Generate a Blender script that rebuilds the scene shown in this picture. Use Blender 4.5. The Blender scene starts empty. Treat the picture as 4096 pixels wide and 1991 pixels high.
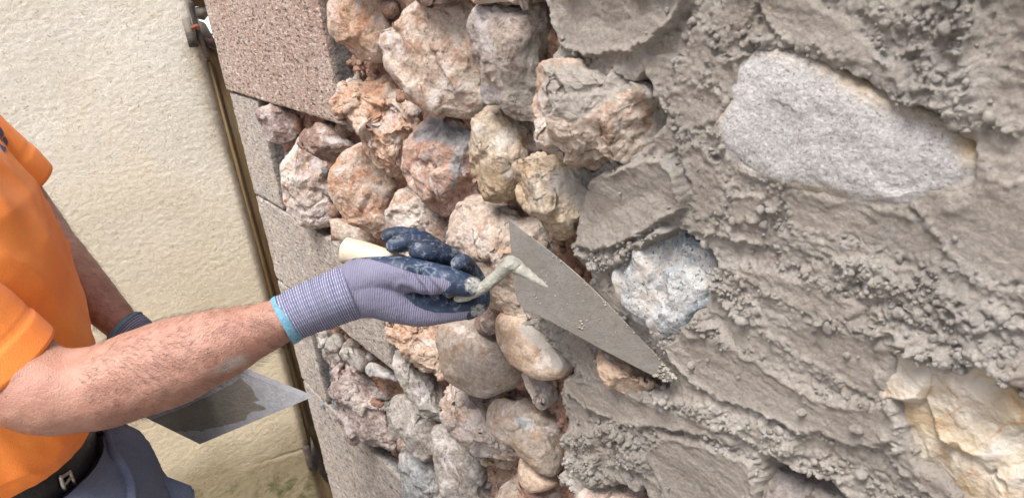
import bpy, bmesh, math, random
import numpy as np
from mathutils import Vector, Matrix
from mathutils.bvhtree import BVHTree
random.seed(7); rng = np.random.default_rng(11)
scene = bpy.context.scene
COL = scene.collection

# ------------------------------------------------------------------ camera
F = 3078.0; CX, CY = 2048.0, 995.5            # focal length / centre in photo pixels (4096 x 1991)
R = np.array([[0.58528226, -0.24940293, 0.77151983],
              [0.80282744, 0.31160158, -0.50830361],
              [-0.11363439, 0.91689838, 0.3826024]])   # world <- camera
CAM = np.array([0.0, -0.45, 1.65])
cd = bpy.data.cameras.new('camera'); cam = bpy.data.objects.new('camera', cd); COL.objects.link(cam)
M4 = Matrix.Identity(4)
for i in range(3):
    for j in range(3): M4[i][j] = R[i, j]
    M4[i][3] = CAM[i]
cam.matrix_world = M4
cd.sensor_width = 36; cd.lens = F / 4096 * 36; cd.clip_start = 0.02; cd.clip_end = 500
cd.dof.use_dof = True; cd.dof.focus_distance = 0.95; cd.dof.aperture_fstop = 14
scene.camera = cam

# ------------------------------------------------------------------ light
SUN_FROM = Vector((0.16, -0.38, 0.91)).normalized()      # bright open sky, up and to the left of the picture
elev = math.asin(SUN_FROM.z); azim = math.atan2(SUN_FROM.x, SUN_FROM.y)
w = bpy.data.worlds.new('World'); scene.world = w; w.use_nodes = True
nt = w.node_tree; nt.nodes.clear()
sky = nt.nodes.new('ShaderNodeTexSky'); sky.sky_type = 'NISHITA'; sky.sun_disc = False
sky.sun_elevation = elev; sky.sun_rotation = azim; sky.air_density = 1.0; sky.dust_density = 3.0
hs = nt.nodes.new('ShaderNodeHueSaturation'); hs.inputs['Saturation'].default_value = 0.62
bg = nt.nodes.new('ShaderNodeBackground'); bg.inputs['Strength'].default_value = 0.10
wo = nt.nodes.new('ShaderNodeOutputWorld')
nt.links.new(sky.outputs[0], hs.inputs['Color']); nt.links.new(hs.outputs[0], bg.inputs['Color']); nt.links.new(bg.outputs[0], wo.inputs[0])
sl = bpy.data.lights.new('sun', 'SUN'); sl.energy = 3.0; sl.angle = math.radians(26); sl.color = (1.0, 0.97, 0.93)
so = bpy.data.objects.new('sun', sl); COL.objects.link(so)
so.rotation_euler = (-SUN_FROM).to_track_quat('-Z', 'Y').to_euler(); so.location = (-3, -3, 5)
scene.view_settings.view_transform = 'Standard'; scene.view_settings.look = 'None'
scene.view_settings.exposure = 1.14; scene.view_settings.gamma = 1

# ------------------------------------------------------------------ geometry helpers
def ray(x, y):
    return R @ np.array([(x - CX) / F, -(y - CY) / F, -1.0])
def P(x, y, z):                       # point at photo pixel x,y and depth z metres
    return CAM + ray(x, y) * z
def onplane(x, y, p0, n):
    r = ray(x, y); return CAM + r * (np.dot(np.asarray(p0) - CAM, n) / np.dot(r, n))
def onwall(x, y, h=0.0):              # point on the wall face, h metres out of it
    return onplane(x, y, (0, -h, 0), np.array([0, 1.0, 0]))
def crop(ox, oy, s, pts): return [(ox + a / s, oy + b / s) for a, b in pts]
def unit(v): v = np.asarray(v, float); return v / np.linalg.norm(v)

def _hash(ix, iy, iz, seed):
    h = (ix.astype(np.uint32) * np.uint32(374761393) + iy.astype(np.uint32) * np.uint32(668265263)
         + iz.astype(np.uint32) * np.uint32(2147483647) + np.uint32(seed * 1013904223 & 0xffffffff))
    h = (h ^ (h >> np.uint32(13))) * np.uint32(1274126177)
    h = (h ^ (h >> np.uint32(16))) * np.uint32(2246822519)
    return h ^ (h >> np.uint32(15))
_G = rng.normal(size=(256, 3)); _G /= np.linalg.norm(_G, axis=1)[:, None]; _G = _G.astype(np.float32)
def perlin(p, seed=0):
    p = np.asarray(p, np.float32); ip = np.floor(p).astype(np.int64); f = p - ip
    u = f * f * f * (f * (f * 6 - 15) + 10); out = np.zeros(len(p), np.float32)
    for dx in (0, 1):
        for dy in (0, 1):
            for dz in (0, 1):
                g = _G[_hash(ip[:, 0] + dx & 0xffffffff, ip[:, 1] + dy & 0xffffffff, ip[:, 2] + dz & 0xffffffff, seed) & np.uint32(255)]
                d = (g * (f - np.array([dx, dy, dz], np.float32))).sum(1)
                wx = u[:, 0] if dx else 1 - u[:, 0]; wy = u[:, 1] if dy else 1 - u[:, 1]; wz = u[:, 2] if dz else 1 - u[:, 2]
                out += d * wx * wy * wz
    return out * 1.5
def fbm(p, scale, octv=4, gain=0.5, seed=0, ridged=False):
    p = np.asarray(p, np.float32) * scale; a = 1.0; s = 0.0; t = 0.0
    for o in range(octv):
        n = perlin(p, seed + o)
        if ridged: n = 1 - 2 * np.abs(n)
        s = s + a * n; t += a; a *= gain; p = p * 2.03 + 17.3
    return s / t
def worley(p, scale, seed=0):         # 3-D cellular noise: distance to nearest, second nearest
    p = np.asarray(p, np.float32) * scale; ip = np.floor(p).astype(np.int64)
    f1 = np.full(len(p), 9, np.float32); f2 = f1.copy()
    for dx in (-1, 0, 1):
        for dy in (-1, 0, 1):
            for dz in (-1, 0, 1):
                c = ip + np.array([dx, dy, dz])
                h = _hash(c[:, 0] & 0xffffffff, c[:, 1] & 0xffffffff, c[:, 2] & 0xffffffff, seed)
                q = np.stack([(h & np.uint32(1023)), (h >> np.uint32(10)) & np.uint32(1023), (h >> np.uint32(20)) & np.uint32(1023)], 1).astype(np.float32) / 1023
                d = np.linalg.norm(c + q - p, axis=1)
                m = d < f1; f2 = np.where(m, f1, np.minimum(f2, d)); f1 = np.where(m, d, f1)
    return f1, f2
def worley2(p, scale, seed=0):
    p = np.asarray(p, np.float32)[:, :2] * scale; ip = np.floor(p).astype(np.int64)
    f1 = np.full(len(p), 9, np.float32); f2 = f1.copy(); z = np.zeros(len(p), np.int64)
    for dx in (-1, 0, 1):
        for dy in (-1, 0, 1):
            c = ip + np.array([dx, dy]); h = _hash(c[:, 0] & 0xffffffff, c[:, 1] & 0xffffffff, z, seed)
            q = np.stack([(h & np.uint32(1023)), (h >> np.uint32(10)) & np.uint32(1023)], 1).astype(np.float32) / 1023
            d = np.linalg.norm(c + q - p, axis=1)
            m = d < f1; f2 = np.where(m, f1, np.minimum(f2, d)); f1 = np.where(m, d, f1)
    return f1, f2
def facetnoise(p, scale, seed=0):     # broken-rock relief: every cell a small tilted plane
    p = np.asarray(p, np.float32) * scale; ip = np.floor(p).astype(np.int64)
    f1 = np.full(len(p), 9, np.float32); f2 = f1.copy(); val = np.zeros(len(p), np.float32); v2 = val.copy()
    for dx in (-1, 0, 1):
        for dy in (-1, 0, 1):
            for dz in (-1, 0, 1):
                c = ip + np.array([dx, dy, dz])
                h = _hash(c[:, 0] & 0xffffffff, c[:, 1] & 0xffffffff, c[:, 2] & 0xffffffff, seed)
                q = np.stack([(h & np.uint32(1023)), (h >> np.uint32(10)) & np.uint32(1023), (h >> np.uint32(20)) & np.uint32(1023)], 1).astype(np.float32) / 1023
                df = p - c - q; d = np.linalg.norm(df, axis=1); g = _G[(h >> np.uint32(7)) & np.uint32(255)]
                vv = (df * g).sum(1) + (((h >> np.uint32(4)) & np.uint32(63)).astype(np.float32) / 63 - .5) * .7
                m = d < f1; m2 = ~m & (d < f2)
                v2 = np.where(m, val, np.where(m2, vv, v2)); f2 = np.where(m, f1, np.where(m2, d, f2))
                val = np.where(m, vv, val); f1 = np.where(m, d, f1)
    w = .5 + .5 * np.clip((f2 - f1) / .10, 0, 1)
    return val * w + v2 * (1 - w), f2 - f1
def sstep(a, b, x):
    t = np.clip((x - a) / (b - a), 0, 1); return t * t * (3 - 2 * t)
def poly_sd(q, poly):                 # signed distance, positive inside
    q = np.asarray(q, np.float32); poly = np.asarray(poly, np.float32)
    out = np.full(len(q), -9.0, np.float32)
    lo, hi = poly.min(0) - 0.06, poly.max(0) + 0.06
    sel = np.where((q[:, 0] > lo[0]) & (q[:, 0] < hi[0]) & (q[:, 1] > lo[1]) & (q[:, 1] < hi[1]))[0]
    if not len(sel): return out
    p = q[sel]; d2 = np.full(len(p), 1e9, np.float32); ins = np.zeros(len(p), bool)
    for a, b in zip(poly, np.roll(poly, -1, 0)):
        e = b - a; t = np.clip(((p - a) @ e) / max(e @ e, 1e-12), 0, 1)
        dd = ((p - a - t[:, None] * e) ** 2).sum(1); d2 = np.minimum(d2, dd)
        c = (a[1] > p[:, 1]) != (b[1] > p[:, 1])
        with np.errstate(divide='ignore', invalid='ignore'):
            xi = a[0] + (p[:, 1] - a[1]) / (b[1] - a[1]) * (b[0] - a[0])
        ins ^= c & (p[:, 0] < xi)
    out[sel] = np.where(ins, 1, -1) * np.sqrt(d2); return out
def poly_sd2(q, poly):
    d2 = np.full(len(q), 1e9); ins = np.zeros(len(q), bool)
    for a, b in zip(poly, np.roll(poly, -1, 0)):
        e = b - a; t = np.clip(((q - a) @ e) / max(e @ e, 1e-12), 0, 1); d2 = np.minimum(d2, ((q - a - t[:, None] * e) ** 2).sum(1))
        c = (a[1] > q[:, 1]) != (b[1] > q[:, 1])
        with np.errstate(divide='ignore', invalid='ignore'): xi = a[0] + (q[:, 1] - a[1]) / (b[1] - a[1]) * (b[0] - a[0])
        ins ^= c & (q[:, 0] < xi)
    return np.where(ins, 1, -1) * np.sqrt(d2)
def smooth_closed(poly, k):           # resample a closed outline evenly, rounded
    pts = np.asarray(poly, float); n = len(pts); res = []
    for i in range(n):
        p0, p1, p2, p3 = pts[i - 1], pts[i], pts[(i + 1) % n], pts[(i + 2) % n]
        for t in np.linspace(0, 1, 12, endpoint=False):
            res.append(0.5 * (2 * p1 + (p2 - p0) * t + (2 * p0 - 5 * p1 + 4 * p2 - p3) * t * t + (3 * p1 - p0 - 3 * p2 + p3) * t ** 3))
    res = np.array(res); s = np.r_[0, np.cumsum(np.linalg.norm(np.roll(res, -1, 0) - res, axis=1))]
    rr = np.vstack([res, res[:1]]); u = np.linspace(0, s[-1], k, endpoint=False)
    return np.stack([np.interp(u, s, rr[:, i]) for i in range(rr.shape[1])], 1)
def smooth_open(pts, k):
    pts = np.asarray(pts, float); ext = np.vstack([2 * pts[0] - pts[1], pts, 2 * pts[-1] - pts[-2]]); res = []
    for i in range(1, len(ext) - 2):
        p0, p1, p2, p3 = ext[i - 1:i + 3]
        for t in np.linspace(0, 1, 10, endpoint=False):
            res.append(0.5 * (2 * p1 + (p2 - p0) * t + (2 * p0 - 5 * p1 + 4 * p2 - p3) * t * t + (3 * p1 - p0 - 3 * p2 + p3) * t ** 3))
    res.append(pts[-1]); res = np.array(res)
    s = np.r_[0, np.cumsum(np.linalg.norm(np.diff(res[:, :3], axis=0), axis=1))]; u = np.linspace(0, s[-1], k)
    return np.stack([np.interp(u, s, res[:, i]) for i in range(res.shape[1])], 1)

def mesh_np(name, v, faces, smooth=True, attrs=None):
    """faces: list of integer arrays (n,3) or (n,4)"""
    me = bpy.data.meshes.new(name); v = np.asarray(v, np.float32)
    me.vertices.add(len(v)); me.vertices.foreach_set('co', v.ravel())
    faces = [np.asarray(f, np.int32) for f in faces if len(f)]
    loops = np.concatenate([f.ravel() for f in faces]); cnt = np.concatenate([np.full(len(f), f.shape[1], np.int32) for f in faces])
    me.loops.add(len(loops)); me.loops.foreach_set('vertex_index', loops)
    me.polygons.add(len(cnt)); me.polygons.foreach_set('loop_start', np.r_[0, np.cumsum(cnt)[:-1]].astype(np.int32))
    me.polygons.foreach_set('use_smooth', np.full(len(cnt), smooth, bool))
    me.update(calc_edges=True); me.validate()
    for k, a in (attrs or {}).items():
        at = me.attributes.new(k, 'FLOAT', 'POINT'); at.data.foreach_set('value', np.asarray(a, np.float32))
    return me
def grid_faces(nu, nv, wrap=False, off=0):
    i = np.arange(nu if wrap else nu - 1)[:, None]; j = np.arange(nv - 1)[None, :]; i2 = (i + 1) % nu
    a = i * nv + j; b = i2 * nv + j; c = i2 * nv + j + 1; d = i * nv + j + 1
    return np.stack(np.broadcast_arrays(a, b, c, d), -1).reshape(-1, 4) + off
def vnormals(me):
    n = np.empty(len(me.vertices) * 3, np.float32); me.vertex_normals.foreach_get('vector', n); return n.reshape(-1, 3)
def coords(me):
    c = np.empty(len(me.vertices) * 3, np.float32); me.vertices.foreach_get('co', c); return c.reshape(-1, 3)
def setco(me, c): me.vertices.foreach_set('co', np.asarray(c, np.float32).ravel()); me.update()

def wloc(o):
    l = Vector((0, 0, 0))
    while o: l = l + o.location; o = o.parent
    return l
def obj(name, me, mat, parent=None, label=None):
    """link a mesh given in world coordinates"""
    o = bpy.data.objects.new(name, me); COL.objects.link(o)
    if parent is not None:
        o.parent = parent; l = np.array(wloc(parent)); setco(me, coords(me) - l)
    for m in (mat if isinstance(mat, (list, tuple)) else [mat]): me.materials.append(m)
    if label: o['label'] = label
    return o
def thing(name, label, cat, loc):
    o = bpy.data.objects.new(name, None); COL.objects.link(o); o.location = loc; o.empty_display_size = 0.05
    o['label'] = label; o['category'] = cat; return o
def tube(pts, seg=20, k=40, cap=True, flat=1.0, flatdir=None):
    """rows of x,y,z,r -> verts, faces of a closed tapering tube; flat squeezes along flatdir"""
    q = smooth_open(pts, k); c = q[:, :3]; r = q[:, 3]
    t = np.gradient(c, axis=0); t /= np.linalg.norm(t, axis=1)[:, None]
    n = np.cross(t[0], [0.3, 0.2, 1]); n /= np.linalg.norm(n); V = []
    rows = []
    if cap:
        for a in (0.15, 0.5, 0.8): rows.append((0, -math.cos(a * math.pi / 2), math.sin(a * math.pi / 2)))
    for i in range(k): rows.append((i, 0, 1))
    if cap:
        for a in (0.8, 0.5, 0.15): rows.append((k - 1, math.cos(a * math.pi / 2), math.sin(a * math.pi / 2)))
    ang = np.linspace(0, 2 * np.pi, seg, endpoint=False)
    for i, ax, rs in rows:
        n = n - t[i] * (n @ t[i]); n /= np.linalg.norm(n); b = np.cross(t[i], n)
        ring = np.outer(np.cos(ang), n) + np.outer(np.sin(ang), b)
        if flatdir is not None:
            fd = unit(flatdir - t[i] * (np.asarray(flatdir) @ t[i])); ring = ring - np.outer(ring @ fd, fd) * (1 - flat)
        V.append(c[i] + t[i] * ax * r[i] + ring * r[i] * rs)
    V = np.array(V); m = len(rows)
    Fq = grid_faces(m, seg); extra = np.array([[i * seg + seg - 1, (i + 1) * seg + seg - 1, (i + 1) * seg, i * seg] for i in range(m - 1)])
    V = V.reshape(-1, 3); faces = [Fq, extra]
    a = len(V); V = np.vstack([V, V[:seg].mean(0), V[-seg:].mean(0)])
    tri = [[a, (j + 1) % seg, j] for j in range(seg)] + [[a + 1, (m - 1) * seg + j, (m - 1) * seg + (j + 1) % seg] for j in range(seg)]
    faces.append(np.array(tri)); return V, faces
def join(parts):
    V = []; Fs = []; o = 0
    for v, fs in parts:
        V.append(v); Fs += [np.asarray(f) + o for f in fs]; o += len(v)
    return np.vstack(V), Fs
def remeshed(parts, voxel, smooth_it=6):
    v, f = join(parts); me = mesh_np('tmp', v, f); o = bpy.data.objects.new('tmp', me); COL.objects.link(o)
    m = o.modifiers.new('r', 'REMESH'); m.mode = 'VOXEL'; m.voxel_size = voxel
    s = o.modifiers.new('s', 'SMOOTH'); s.iterations = smooth_it; s.factor = 0.5
    dg = bpy.context.evaluated_depsgraph_get(); ev = o.evaluated_get(dg); out = bpy.data.meshes.new_from_object(ev)
    bpy.data.objects.remove(o); bpy.data.meshes.remove(me)
    out.polygons.foreach_set('use_smooth', np.ones(len(out.polygons), bool)); out.update(); return out
def box_bm(bm, size, loc, rot=None, bev=0.0):
    r = bmesh.ops.create_cube(bm, size=1.0); vs = r['verts']
    m = Matrix.Translation(Vector(loc)) @ (rot.to_4x4() if rot is not None else Matrix.Identity(4)) @ Matrix.Diagonal((*size, 1))
    bmesh.ops.transform(bm, matrix=m, verts=vs)
    if bev: 
        es = list({e for v in vs for e in v.link_edges}); bmesh.ops.bevel(bm, geom=es, offset=bev, segments=2, affect='EDGES', profile=0.6)
def bm_mesh(name, bm, smooth=False):
    me = bpy.data.meshes.new(name); bm.normal_update(); bm.to_mesh(me); bm.free()
    if smooth: me.polygons.foreach_set('use_smooth', np.ones(len(me.polygons), bool))
    return me

# ------------------------------------------------------------------ materials
class NB:
    def __init__(s, name):
        s.m = bpy.data.materials.new(name); s.m.use_nodes = True; s.t = s.m.node_tree; s.n = s.t.nodes
        s.b = s.n['Principled BSDF']; s.tc = s.n.new('ShaderNodeTexCoord'); s.vec = s.tc.outputs['Object']
    def L(s, a, b): s.t.links.new(a, b)
    def shift(s, k=23.0):
        oi = s.n.new('ShaderNodeObjectInfo'); m = s.n.new('ShaderNodeMath'); m.operation = 'MULTIPLY'; m.inputs[1].default_value = k
        s.L(oi.outputs['Random'], m.inputs[0]); v = s.n.new('ShaderNodeVectorMath'); v.operation = 'ADD'
        s.L(s.vec, v.inputs[0]); s.L(m.outputs[0], v.inputs[1]); s.vec = v.outputs[0]
    def stretch(s, sc, rot=(0, 0, 0)):
        mp = s.n.new('ShaderNodeMapping'); mp.inputs['Scale'].default_value = sc; mp.inputs['Rotation'].default_value = rot
        s.L(s.vec, mp.inputs[0]); return mp.outputs[0]
    def noise(s, scale, detail=4, rough=0.55, dist=0.0, vec=None):
        x = s.n.new('ShaderNodeTexNoise'); x.inputs['Scale'].default_value = scale; x.inputs['Detail'].default_value = detail
        x.inputs['Roughness'].default_value = rough; x.inputs['Distortion'].default_value = dist
        s.L(vec or s.vec, x.inputs['Vector']); return x.outputs['Fac']
    def vor(s, scale, vec=None, feature='F1', rnd=1.0):
        x = s.n.new('ShaderNodeTexVoronoi'); x.feature = feature; x.inputs['Scale'].default_value = scale; x.inputs['Randomness'].default_value = rnd
        s.L(vec or s.vec, x.inputs['Vector']); return x.outputs['Distance']
    def attr(s, name):
        x = s.n.new('ShaderNodeAttribute'); x.attribute_name = name; return x.outputs['Fac']
    def ramp(s, fac, stops):
        x = s.n.new('ShaderNodeValToRGB'); e = x.color_ramp.elements
        while len(e) < len(stops): e.new(0.5)
        for el, (p, c) in zip(e, stops):
            el.position = p; el.color = (*c, 1) if isinstance(c, (tuple, list)) else (c, c, c, 1)
        s.L(fac, x.inputs[0]); return x.outputs[0]
    def mix(s, fac, a, b, mode='MIX'):
        x = s.n.new('ShaderNodeMix'); x.data_type = 'RGBA'; x.blend_type = mode
        for val, idx in ((fac, 0), (a, 6), (b, 7)):
            if hasattr(val, 'node'): s.L(val, x.inputs[idx])
            elif idx == 0: x.inputs[0].default_value = val
            else: x.inputs[idx].default_value = (*val, 1) if isinstance(val, (tuple, list)) else (val, val, val, 1)
        return x.outputs[2]
    def math(s, op, a, b=0.0):
        x = s.n.new('ShaderNodeMath'); x.operation = op
        for i, v in enumerate((a, b)):
            if hasattr(v, 'node'): s.L(v, x.inputs[i])
            else: x.inputs[i].default_value = v
        return x.outputs[0]
    def bump(s, h, dist, strength=1.0, prev=None):
        x = s.n.new('ShaderNodeBump'); x.inputs['Strength'].default_value = strength; x.inputs['Distance'].default_value = dist
        s.L(h, x.inputs['Height'])
        if prev is not None: s.L(prev, x.inputs['Normal'])
        return x.outputs[0]
    def done(s, color=None, rough=0.8, normal=None, metal=0.0, spec=0.3, **kw):
        for key, v in (('Base Color', color), ('Roughness', rough), ('Metallic', metal), ('Specular IOR Level', spec)):
            if v is None: continue
            if hasattr(v, 'node'): s.L(v, s.b.inputs[key])
            elif key == 'Base Color': s.b.inputs[key].default_value = (*v, 1)
            else: s.b.inputs[key].default_value = v
        if normal is not None: s.L(normal, s.b.inputs['Normal'])
        for k, v in kw.items(): s.b.inputs[k].default_value = v
        return s.m

def stone_mat(name, a, b, c, lime=0.3, dark=0.25, grain=1.0, smooth=False):
    """a,b main tints, c stain tint, lime pale film share, dark lichen share"""
    def mute(v, sat=0.66, g=0.88):
        m = sum(v) / 3; return tuple(g * (m + (x - m) * sat) for x in v)
    a, b, c = mute(a), mute(b), mute(c)
    k = NB(name); k.shift()
    big = k.noise(12, 5, 0.6, 0.6); col = k.mix(k.ramp(big, [(0.40, 0.0), (0.58, 1.0)]), a, b)
    st = k.noise(24, 8, 0.68, 0.8); col = k.mix(k.ramp(st, [(0.50, 0.0), (0.60, 0.9)]), col, c)
    fine = k.noise(170, 7, 0.75); col = k.mix(0.9, col, k.ramp(fine, [(0.30, 0.40), (0.48, 0.95), (0.72, 1.55)]), 'MULTIPLY')
    lm = k.noise(26, 10, 0.74, 0.5)
    lc = k.ramp(k.noise(9, 3), [(0.4, (0.58, 0.53, 0.52)), (0.6, (0.64, 0.58, 0.52))])
    lc = k.mix(0.7, lc, k.ramp(k.noise(230, 6, 0.75), [(0.3, 0.6), (0.7, 1.25)]), 'MULTIPLY')
    col = k.mix(k.ramp(lm, [(0.56 - 0.20 * lime, 0.0), (0.66 - 0.20 * lime, 0.8)]), col, lc)
    dk = k.noise(55, 9, 0.78, 0.5)
    col = k.mix(k.ramp(dk, [(0.72 - 0.2 * dark, 0.0), (0.77 - 0.2 * dark, 0.85)]), col, (0.07, 0.058, 0.052))
    if not smooth:
        ck = k.math('ADD', k.vor(30, k.stretch((1, 1, .6)), 'DISTANCE_TO_EDGE'), k.math('MULTIPLY', k.math('SUBTRACT', k.noise(45, 6, 0.7), 0.42), 0.5))
        cr = k.ramp(ck, [(0.0, 1.0), (0.022, 0.0)]); col = k.mix(k.math('MULTIPLY', cr, 0.7), col, (0.10, 0.07, 0.055))
    pj = k.math('MULTIPLY', k.math('SUBTRACT', k.noise(45, 8, 0.75), 0.5), 1.3)
    col = k.mix(k.ramp(k.math('ADD', k.attr('pale'), pj), [(0.45, 0.0), (0.55, 0.95)]), col, k.mix(0.6, (0.38, 0.34, 0.30), k.ramp(k.noise(300, 5, 0.7), [(0.3, 0.7), (0.7, 1.2)]), 'MULTIPLY'))
    col = k.mix(k.ramp(k.math('ADD', k.attr('blue'), pj), [(0.45, 0.0), (0.62, 0.8)]), col, k.ramp(k.noise(90, 7, 0.75), [(0.35, (0.09, 0.105, 0.13)), (0.6, (0.36, 0.37, 0.38))]))
    n = k.bump(k.noise(110 if not smooth else 60, 8, 0.68), 0.0034 * grain)
    n = k.bump(k.noise(330, 7, 0.75), 0.0030 * grain, 1.0, n)
    if not smooth: n = k.bump(k.vor(190), 0.0010 * grain, 0.6, n)
    return k.done(col, 0.85 if not smooth else 0.6, n, spec=0.2 if not smooth else 0.4)

# ------------------------------------------------------------------ ground and what stands behind
k = NB('ground_concrete'); c = k.ramp(k.noise(3, 8, 0.65), [(0.3, (0.42, 0.39, 0.34)), (0.7, (0.62, 0.58, 0.52))])
m_ground = k.done(c, 0.9, k.bump(k.noise(120, 6), 0.004))
gv = np.array([(-150, -150, 0), (150, -150, 0), (150, 150, 0), (-150, 150, 0)], float)
g = obj('ground', mesh_np('ground', gv, [np.array([[0, 1, 2, 3]])], False), m_ground); g['kind'] = 'structure'
k = NB('bounce_cut_ground'); c = k.ramp(k.noise(4, 8, 0.65), [(0.3, (0.15, 0.13, 0.105)), (0.7, (0.25, 0.22, 0.18))])  # unseen dark sheet over the near ground, added to cut light bouncing from below
m_bounce_cut = k.done(c, 0.9, k.bump(k.noise(90, 6), 0.006))
yv = np.array([(-3.6, -5, .004), (6, -5, .004), (6, .4, .004), (-3.6, .4, .004)], float)
g2 = obj('bounce_cut_ground', mesh_np('bounce_cut_ground', yv, [np.array([[0, 1, 2, 3]])], False), m_bounce_cut); g2['kind'] = 'structure'

# ------------------------------------------------------------------ stone wall
wall = thing('stone_wall', 'rubble stone wall with dressed corner blocks, half covered in fresh grey mortar', 'wall', (-0.6, 0.0, 0.0))
X0 = -1.69
k = NB('core'); m_core = k.done((0.25, 0.18, 0.13), 0.95)
bm = bmesh.new(); box_bm(bm, (3.05, 0.33, 2.45), (-1.66 + 1.525, 0.075 + 0.165, 1.225)); obj('wall_core', bm_mesh('wall_core', bm), m_core, wall)

def quoin_mat(name, base, pale, dark, warm):
    k = NB(name); k.shift()
    big = k.noise(9, 5, 0.6); col = k.mix(k.ramp(big, [(0.35, 0.0), (0.65, 1.0)]), base, warm)
    ev = k.stretch((0.42, 1, 1)); sp = k.noise(210, 5, 0.72, 0.2, ev); col = k.mix(k.ramp(sp, [(0.52, 0.0), (0.62, 0.9)]), col, pale)
    s2 = k.noise(170, 5, 0.72, 0.2, k.stretch((0.40, 1, 1.02))); col = k.mix(k.ramp(s2, [(0.535, 0.0), (0.60, 0.92)]), col, dark)
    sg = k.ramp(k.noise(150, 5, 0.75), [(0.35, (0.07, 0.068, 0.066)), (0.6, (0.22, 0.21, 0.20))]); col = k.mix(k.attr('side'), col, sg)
    col = k.mix(0.6, col, k.ramp(k.noise(40, 6, 0.7), [(0.3, 0.65), (0.7, 1.25)]), 'MULTIPLY')
    n = k.bump(k.noise(200, 5, 0.74, 0.0, ev), 0.005); n = k.bump(k.noise(480, 4, 0.7), 0.0012, 1, n)
    return k.done(col, 0.92, n, spec=0.15)
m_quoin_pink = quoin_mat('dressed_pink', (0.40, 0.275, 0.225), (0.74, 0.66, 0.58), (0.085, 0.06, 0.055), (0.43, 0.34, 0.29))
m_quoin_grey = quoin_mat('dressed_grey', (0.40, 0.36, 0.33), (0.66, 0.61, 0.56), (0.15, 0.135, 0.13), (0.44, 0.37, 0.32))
def quoin(x0, x1, z0, z1, mat, h=0.0, label=None, seed=0, step=0.0035):
    hx, hz, hy = (x1 - x0) / 2, (z1 - z0) / 2, 0.2; r = 0.005
    c = np.array([(x0 + x1) / 2, -h + hy, (z0 + z1) / 2]); half = np.array([hx, hy, hz]); V = []; Fs = []; o = 0
    for ax in range(3):
        for sg in (-1, 1):
            u, v = [i for i in range(3) if i != ax]
            def lin(a): 
                st = step if a != 1 else 0.012
                return np.linspace(-half[a], half[a], max(3, int(2 * half[a] / st)))
            A, B = np.meshgrid(lin(u), lin(v), indexing='ij'); p = np.zeros(A.shape + (3,)); p[..., u] = A; p[..., v] = B; p[..., ax] = sg * half[ax]
            f = grid_faces(*A.shape); 
            if (sg > 0) == (ax == 1): f = f[:, ::-1]
            V.append(p.reshape(-1, 3)); Fs.append(f + o); o += A.size
    p = np.vstack(V); wp0 = p + c
    rad = (r + 0.004 * np.clip(fbm(wp0, 25, 3, seed=seed), -0.5, 1))[:, None]
    q = np.clip(p, -(half - rad), half - rad); d = p - q; ln = np.linalg.norm(d, axis=1)[:, None]; nn = d / np.maximum(ln, 1e-9); p = q + nn * rad
    wp = p + c
    disp = 0.0022 * fbm(wp, 30, 4, seed=seed) + 0.0011 * fbm(wp, 160, 3, 0.6, seed + 4) - 0.004 * sstep(0.35, 0.75, fbm(wp, 55, 3, seed=seed + 9))
    p = p + nn * disp[:, None]
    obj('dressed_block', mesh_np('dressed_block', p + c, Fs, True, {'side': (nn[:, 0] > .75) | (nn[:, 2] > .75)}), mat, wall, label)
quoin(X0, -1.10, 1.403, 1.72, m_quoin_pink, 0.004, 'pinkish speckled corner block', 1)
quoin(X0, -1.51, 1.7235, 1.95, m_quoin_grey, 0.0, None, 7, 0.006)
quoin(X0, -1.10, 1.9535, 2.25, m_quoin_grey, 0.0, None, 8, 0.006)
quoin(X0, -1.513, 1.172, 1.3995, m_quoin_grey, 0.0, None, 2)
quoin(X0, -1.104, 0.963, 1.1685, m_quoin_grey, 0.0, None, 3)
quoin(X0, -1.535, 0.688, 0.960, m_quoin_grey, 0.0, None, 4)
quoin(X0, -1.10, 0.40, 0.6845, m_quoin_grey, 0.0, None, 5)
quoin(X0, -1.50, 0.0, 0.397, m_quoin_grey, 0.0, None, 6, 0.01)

def heightfield(xs, zs, hfun, name, mat, extra=None, label=None, parent=wall):
    U, Z = np.meshgrid(xs, zs, indexing='ij'); q = np.stack([U.ravel(), Z.ravel(), np.zeros(U.size)], 1)
    res = hfun(q); h, dxz, attrs = res
    v = np.stack([q[:, 0] + dxz[:, 0], -h, q[:, 1] + dxz[:, 1]], 1); fs = [grid_faces(len(xs), len(zs))]
    if extra is not None:
        ev, ef, ea = extra(q, h, attrs); fs.append(ef + len(v)); v = np.vstack([v, ev])
        attrs = {kk: np.r_[a, ea[kk]] for kk, a in attrs.items()}
    return obj(name, mesh_np(name, v, fs, True, attrs), mat, parent, label)

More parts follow.
